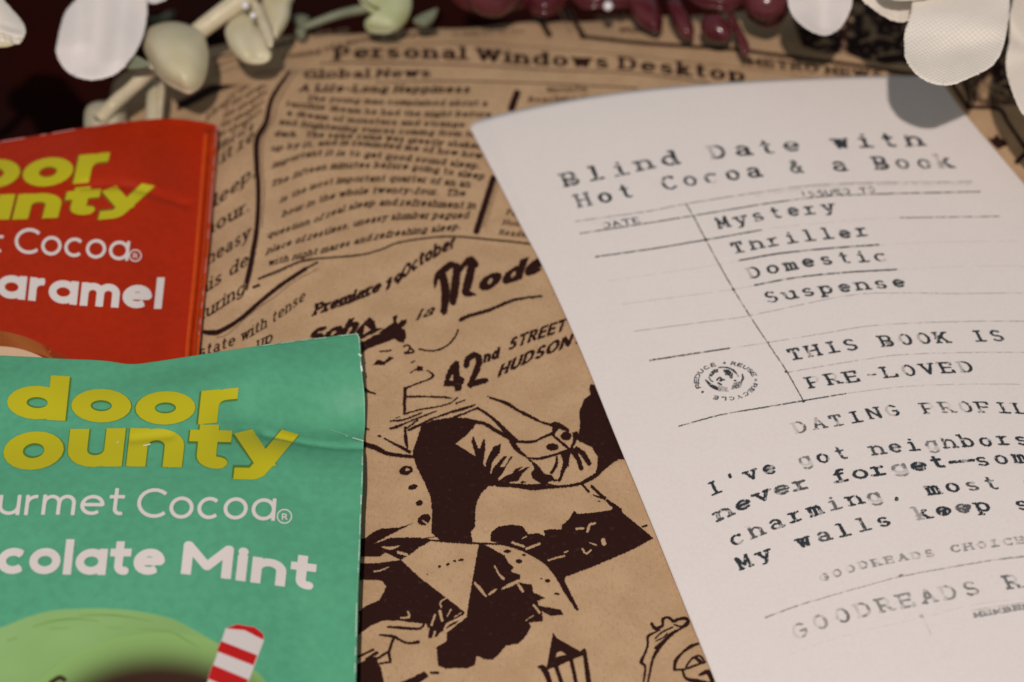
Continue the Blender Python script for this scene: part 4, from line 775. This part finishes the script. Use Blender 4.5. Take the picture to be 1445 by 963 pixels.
def tube(name, pts, rad, mtl, parent, n=14):
    """pts: (pixel x, pixel y, height)"""
    S_ = spline(pts, 6); P = np.array([at_height(np.array([a]), np.array([b_]), np.array([c_]))[0] for a, b_, c_ in S_]); m = len(P)
    rd = np.interp(np.linspace(0, 1, m), np.linspace(0, 1, len(rad)), rad); T = np.gradient(P, axis=0); T /= np.linalg.norm(T, axis=1)[:, None]
    A1 = np.cross(T, [0, 0, 1.0]); A1 /= np.linalg.norm(A1, axis=1)[:, None]; A2 = np.cross(T, A1); a = np.linspace(0, 2 * np.pi, n, endpoint=False)
    V = P[:, None] + rd[:, None, None] * (np.cos(a)[None, :, None] * A1[:, None] + np.sin(a)[None, :, None] * A2[:, None]); V = V.reshape(-1, 3); F = []
    for i in range(m - 1):
        for j in range(n): F.append((i * n + j, i * n + (j + 1) % n, (i + 1) * n + (j + 1) % n, (i + 1) * n + j))
    me = bpy.data.meshes.new(name); me.from_pydata(V.tolist(), [], F + [tuple(range(n))[::-1], tuple(range((m - 1) * n, m * n))])
    for q in me.polygons: q.use_smooth = True
    return link(name, me, mtl, parent)
def ball(name, px, py, zz, rx, ry, rz, ang, mtl, parent, point=.0, lump=.0):
    c0 = at_height(np.array([px]), np.array([py]), np.array([zz]))[0]; nu, nv = 32, 20; V = []; 
    for i in range(nv + 1):
        ph = math.pi * i / nv
        for j in range(nu):
            t = 2 * math.pi * j / nu; x, y, q = math.cos(ph), math.sin(ph) * math.cos(t), math.sin(ph) * math.sin(t); k = 1 - point * max(0, x) ** 2 * .0
            s_ = 1 - point * max(0, x); x, y, q = x * rx, y * ry * s_, q * rz * s_; l = 1 + lump * math.sin(4 * t) * math.sin(ph)
            V.append((c0[0] + (x * math.cos(ang) - y * math.sin(ang)) * l, c0[1] + (x * math.sin(ang) + y * math.cos(ang)) * l, c0[2] + q * l))
    F = [(i * nu + j, (i + 1) * nu + j, (i + 1) * nu + (j + 1) % nu, i * nu + (j + 1) % nu) for i in range(nv) for j in range(nu)]
    me = bpy.data.meshes.new(name); me.from_pydata(V, [], F); me.update()
    import bmesh
    bm = bmesh.new(); bm.from_mesh(me); bmesh.ops.remove_doubles(bm, verts=bm.verts, dist=1e-7); bmesh.ops.recalc_face_normals(bm, faces=bm.faces); bm.to_mesh(me); bm.free()
    for q in me.polygons: q.use_smooth = True
    return link(name, me, mtl, parent)
def flower(name, px, py, zz, label, cat, group=None): return empty(name, tuple(at_height(np.array([px], float), np.array([py], float), np.array([zz]))[0]), label, cat, group)
def stalk(px, py, zt, parent, back=.035, side=0.0, zb=.004):
    c0 = at_height(np.array([px], float), np.array([py], float), np.array([zt]))[0]; t_ = np.linspace(0, 1, 14); V = []; F = []; n = 10
    for i, t in enumerate(t_):
        x = c0[0] + side * t * t; y = c0[1] + back * t * t; zc = c0[2] + (zb - c0[2]) * t
        for j in range(n): a = 2 * math.pi * j / n; V.append((x + .0009 * math.cos(a), y + .0009 * math.sin(a), zc))
    F = [(i * n + j, i * n + (j + 1) % n, (i + 1) * n + (j + 1) % n, (i + 1) * n + j) for i in range(13) for j in range(n)]
    me = bpy.data.meshes.new('stem'); me.from_pydata(V, [], F + [tuple(range(n))[::-1], tuple(range(13 * n, 14 * n))])
    for q in me.polygons: q.use_smooth = True
    return link('stem', me, leaf_dark, parent)
FG = 'artificial flowers round the book'
f = flower('silk_flower', 1410, -40, .056, 'ivory silk flower with large woven petals hanging over the top right corner of the slip', 'silk flower', FG)
petal('petal', [(1285, 18), (1277, 45), (1276, 62), (1278, 84), (1291, 103), (1310, 116), (1334, 121), (1353, 117), (1375, 107), (1399, 94), (1413, 74), (1420, 48), (1424, 19), (1424, -10), (1410, -60), (1350, -90), (1300, -50)], .0560, silk_warm, f, .0006, (.05, .06), .0002, .0002, [((1300, 80), (1400, 60), -.0005, .0025), ((1330, 20), (1380, 30), .0007, .004)])
petal('petal', [(1216, -8), (1234, 14), (1253, 26), (1267, 31), (1282, 29), (1310, 12), (1330, -30), (1300, -80), (1240, -60)], .0535, silk_warm, f, .0004, (0, .05), .0002, .0002)
petal('petal', [(1427, 10), (1425, 40), (1424, 60), (1420, 81), (1421, 105), (1430, 134), (1444, 162), (1480, 200), (1540, 190), (1570, 60), (1520, -50), (1450, -50)], .0470, silk_warm, f, .0004, (-.05, .04), .0002, .0003)
petal('petal', [(1230, -60), (1245, -8), (1290, 0), (1340, -18), (1360, -80), (1300, -140)], .0575, silk_warm, f, .0004, (0, 0), .0004)
petal('petal', [(1420, -60), (1440, -160), (1540, -180), (1580, -90), (1480, -40)], .0570, silk_warm, f, .0004, (0, 0), .0004)
stalk(1425, -70, .0585, f, .045, .0, .010); ball('flower_centre', 1425, -70, .0585, .004, .004, .0025, 0, wax_green, f, 0, .1)
f = flower('silk_flower', 1170, -60, .047, 'white silk flower whose one petal hangs beside the burgundy berries', 'silk flower', FG)
petal('petal', [(1112, -6), (1118, 21), (1136, 39), (1160, 50), (1179, 45), (1193, 29), (1203, 0), (1195, -45), (1160, -65), (1125, -45)], .0470, silk_white, f, .0006, (0, .1), .0002, .0002, [((1165, 40), (1160, -20), -.0012, .002)])
petal('petal', [(1150, -55), (1110, -40), (1070, -70), (1060, -130), (1110, -150), (1160, -110)], .0475, silk_white, f, .0004)
petal('petal', [(1170, -55), (1215, -35), (1250, -80), (1240, -140), (1190, -150), (1165, -110)], .0480, silk_white, f, .0004)
stalk(1165, -75, .0490, f); ball('flower_centre', 1165, -75, .0490, .003, .003, .002, 0, wax_green, f, 0, .1)
f = flower('silk_flower', 150, -60, .044, 'white silk flower with one broad smooth petal above the red packet', 'silk flower', FG)
petal('petal', [(112, -8), (97, 10), (89, 24), (82, 51), (79, 73), (89, 95), (108, 109), (133, 113), (155, 108), (173, 97), (193, 71), (204, 44), (208, 13), (205, -12), (185, -60), (150, -75), (125, -45)], .0430, silk_white, f, -.0006, (0, .10), .0002, .0001,
      [((135, 90), (142, -20), -.0007, .0018), ((165, 85), (178, -20), .0008, .0020), ((112, 60), (112, 0), .0005, .0018)])
petal('petal', [(200, -8), (212, 4), (225, 3), (240, -8), (260, -60), (210, -90), (185, -50)], .0440, silk_white, f, .0004)
petal('petal', [(115, -40), (70, -20), (40, -60), (60, -120), (120, -110)], .0445, silk_white, f, .0004)
stalk(150, -85, .0455, f); ball('flower_centre', 150, -85, .0455, .003, .003, .002, 0, wax_green, f, 0, .1)
f = flower('silk_flower', -60, 10, .052, 'ivory silk petal tip poking in at the top left corner', 'silk flower', FG)
petal('petal', [(-70, -30), (-20, -28), (2, -4), (14, 10), (30, 28), (36, 42), (33, 54), (26, 62), (14, 60), (0, 58), (-50, 52), (-90, 20)], .0520, silk_warm, f, -.0010, (.04, .1), .0005, .0001, [((0, 44), (34, 52), .0007, .0009)])
petal('petal', [(-60, 40), (0, 54), (20, 61), (12, 65), (0, 66), (-50, 70)], .0505, wax_green, f, 0, (0, 0), .0004)  # green strip coloured in for the shade of the petal's fold
stalk(-80, 0, .0530, f, .02, -.05); ball('flower_centre', -80, 0, .0530, .003, .003, .002, 0, wax_green, f, 0, .1)

f = flower('leaf_sprig', 214, 97, .036, 'pale green plastic sprig of waxy round leaves behind the red packet', 'sprig', FG)
tube('stem', [(400, -60, .041), (350, -8, .0405), (318, 16, .0395), (281, 44, .038), (245, 75, .0368), (214, 97, .0362), (190, 120, .0345), (160, 148, .0318), (140, 170, .031)], [.0016, .0015, .00135, .0011, .0011], stem_green, f)
petal('leaf', [(200, 53), (208, 40), (226, 32), (246, 30), (266, 35), (286, 47), (294, 71), (293, 95), (286, 117), (268, 130), (250, 124), (228, 111), (213, 91), (202, 68)], .0425, wax_green, f, 0, (.02, .05), .0016, 0, (), .0032)
lf = petal('leaf', [(151, 74), (173, 73), (199, 82), (212, 91), (199, 95), (180, 95), (155, 85)], .0410, leaf_dark, f, 0, (0, .3), .0008); lf['label'] = 'dark narrow leaf seen edge on'
petal('leaf', [(119, 160), (128, 146), (151, 141), (173, 146), (178, 162), (174, 185), (150, 200), (122, 188)], .0305, wax_green, f, 0, (0, 0), .0016, 0, (), .0025)
petal('leaf', [(214, 108), (222, 114), (224, 140), (222, 170), (214, 190), (206, 172), (207, 133)], .0318, wax_green, f, 0, (.2, 0), .0010, 0, (), .0006)
petal('leaf', [(226, 112), (233, 120), (232, 145), (228, 175), (222, 185), (222, 140)], .0318, stem_green, f, 0, (-.2, 0), .0010, 0, (), .0006)
petal('leaf', [(320, 35), (338, 15), (353, 9), (362, 33), (377, 52), (383, 70), (381, 83), (366, 89), (344, 86), (327, 71), (318, 51)], .0400, wax_green, f, 0, (.05, .05), .0012, 0, [((352, 20), (366, 80), -.0009, .0016)], .0016)
petal('leaf', [(364, -20), (415, -20), (411, 4), (408, 24), (397, 44), (386, 54), (376, 35), (368, 12)], .0385, wax_green, f, 0, (.1, 0), .0012, 0, (), .0014)
petal('leaf', [(352, -4), (366, 5), (375, 24), (385, 50), (384, 65), (376, 62), (366, 38), (358, 18)], .0412, stem_green, f, 0, (.3, 0), .0010, 0, (), .0005)
for x, y, r_ in ((346, 8, .0006), (357, 22, .0005)): ball('dew_bead', x, y, .0425, r_, r_, r_, 0, pearl, f)
f = flower('leaf_bloom', 545, 0, .034, 'blurred lime green plastic bloom at the back edge of the book', 'plastic bloom', FG)
petal('leaf', [(504, -16), (512, 3), (528, 9), (536, 13), (535, 19), (521, 23), (514, 33), (521, 41), (544, 43), (563, 38), (577, 22), (581, 0), (572, -30), (530, -36)], .0350, wax_bright, f, 0, (0, .1), .0016, .0003, (), .0018)
lf = petal('leaf', [(583, 30), (590, 22), (608, 14), (618, 12), (612, 26), (598, 34)], .0335, leaf_dark, f, 0, (0, 0), .0010, 0, (), .0006); lf['label'] = 'dull green small leaf'
lf = petal('leaf', [(412, 24), (422, 20), (436, 24), (432, 34), (420, 36)], .030, leaf_dark, f, 0, (0, 0), .0010, 0, (), .0006)
petal('leaf', [(416, 42), (424, 38), (432, 42), (430, 50), (420, 50)], .030, leaf_dark, f, 0, (0, 0), .0010, 0, (), .0006)
tube('stem', [(600, -60, .033), (570, -20, .033), (545, 5, .033), (480, 20, .031), (425, 40, .0295)], [.0008, .0008, .0006], leaf_dark, f)
f = flower('berry_sprig', 990, 10, .040, 'burgundy plastic sprig of glossy berries and curled leaves over the back of the book', 'sprig', FG)
tube('stem', [(640, -60, .035), (760, -40, .035), (880, -25, .035), (980, -12, .036), (1060, -20, .036), (1120, -60, .036)], [.0012, .0012, .0012], burgundy_stem, f)
L_ = [([(630, -20), (650, 8), (690, 14), (740, 8), (762, -20), (700, -50)], .0345, .0022), ([(742, -20), (745, 10), (765, 20), (790, 12), (806, -14), (780, -40)], .0335, .0020), ([(800, -25), (815, 6), (850, 8), (900, 4), (915, -25), (860, -45)], .0325, .0016),
      ([(884, -10), (890, 14), (899, 28), (915, 38), (930, 44), (936, 30), (930, 6), (915, -15)], .0330, .0014), ([(938, -14), (942, 10), (948, 28), (961, 48), (974, 54), (980, 48), (976, 26), (966, 8), (955, -14)], .0335, .0014),
      ([(965, -20), (980, 2), (1010, 10), (1035, 12), (1050, -6), (1020, -40)], .0375, .0022), ([(1034, 22), (1041, 30), (1049, 46), (1058, 66), (1057, 74), (1052, 77), (1046, 68), (1038, 48)], .0350, .0006),
      ([(1046, -14), (1051, 16), (1062, 28), (1078, 36), (1092, 36), (1107, 26), (1114, 8), (1110, -20), (1080, -36)], .0370, .0024), ([(1028, 20), (1036, 20), (1038, 34), (1032, 44), (1028, 34)], .0355, .0006)]
for o_, zz, dm in L_: petal('leaf', o_, zz, burgundy, f, 0, (0, .08), .0012, 0, (), dm)
for x, y, zz, a_, rx, ry in ((1011, 41, .0345, R(-52), .0029, .0021), (700, -8, .036, R(20), .0045, .0035), (1085, 4, .039, R(10), .0035, .0028)): ball('berry', x, y, zz, rx, ry, ry, a_, burgundy, f, .25)
f = flower('pearl_bead', 858, 9, .036, 'tiny white pearl bead beside the burgundy sprig', 'bead')
ball('bead', 858, 9, .0362, .00075, .00075, .00075, 0, pearl, f); tube('pin', [(858, 9, .0358), (862, 2, .034), (866, -8, .032)], [.0001, .0001], burgundy_stem, f, 6)

# worn packet edges and scuffs, with edge and crease highlights painted in white
scuff_glint_g = ink_mat('bare_film_on_green', GREEN, (.80, .82, .78), .4, .4); scuff_glint_r = ink_mat('bare_film_on_red', RED, (.75, .55, .55), .4, .4)
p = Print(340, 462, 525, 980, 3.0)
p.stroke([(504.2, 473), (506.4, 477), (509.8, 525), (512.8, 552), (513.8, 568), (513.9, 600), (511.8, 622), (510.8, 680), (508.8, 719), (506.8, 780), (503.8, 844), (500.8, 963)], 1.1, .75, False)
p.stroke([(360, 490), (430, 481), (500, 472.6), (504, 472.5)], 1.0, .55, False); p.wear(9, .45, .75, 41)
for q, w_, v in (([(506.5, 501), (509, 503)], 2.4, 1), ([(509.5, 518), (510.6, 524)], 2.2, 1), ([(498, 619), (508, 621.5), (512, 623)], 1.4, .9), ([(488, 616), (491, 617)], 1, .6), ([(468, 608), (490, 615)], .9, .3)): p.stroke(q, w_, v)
p.rough(.4, 2, 42); p.blur(2); p.build('film_scuffs_and_glints', h_green, .0001, scuff_glint_g, greenp, z=ZG, thr=.06, gain=1.1)
p = Print(-10, 160, 312, 500, 2.0); p.stroke([(-8, 203.5), (60, 192.5), (118, 182.5), (180, 173.5)], 1.3, .6); p.stroke([(305.2, 180), (306, 184), (303, 223), (291, 373), (281, 475)], 1.1, .6); p.wear(8, .5, .8, 43)
p.stroke([(119, 264), (150, 264), (178, 269)], 1, .12); p.blur(2); p.build('film_scuffs_and_glints', h_red, .0002, scuff_glint_r, redp, z=ZR, thr=.06, gain=1.1)
p = Print(150, 600, 260, 660, 3.0); p.stroke([(165, 626), (168, 625)], 1, .8); p.stroke([(203, 630), (208, 629), (212, 628)], 1.5, .9); p.stroke([(20, 1), (22, 1)], 1); p.blur(1); p.build('print_scuffs', h_green, .00014, ink_mat('bare_film_on_yellow', YEL, (.8, .8, .7), .4, .4), greenp, z=ZG, thr=.1)
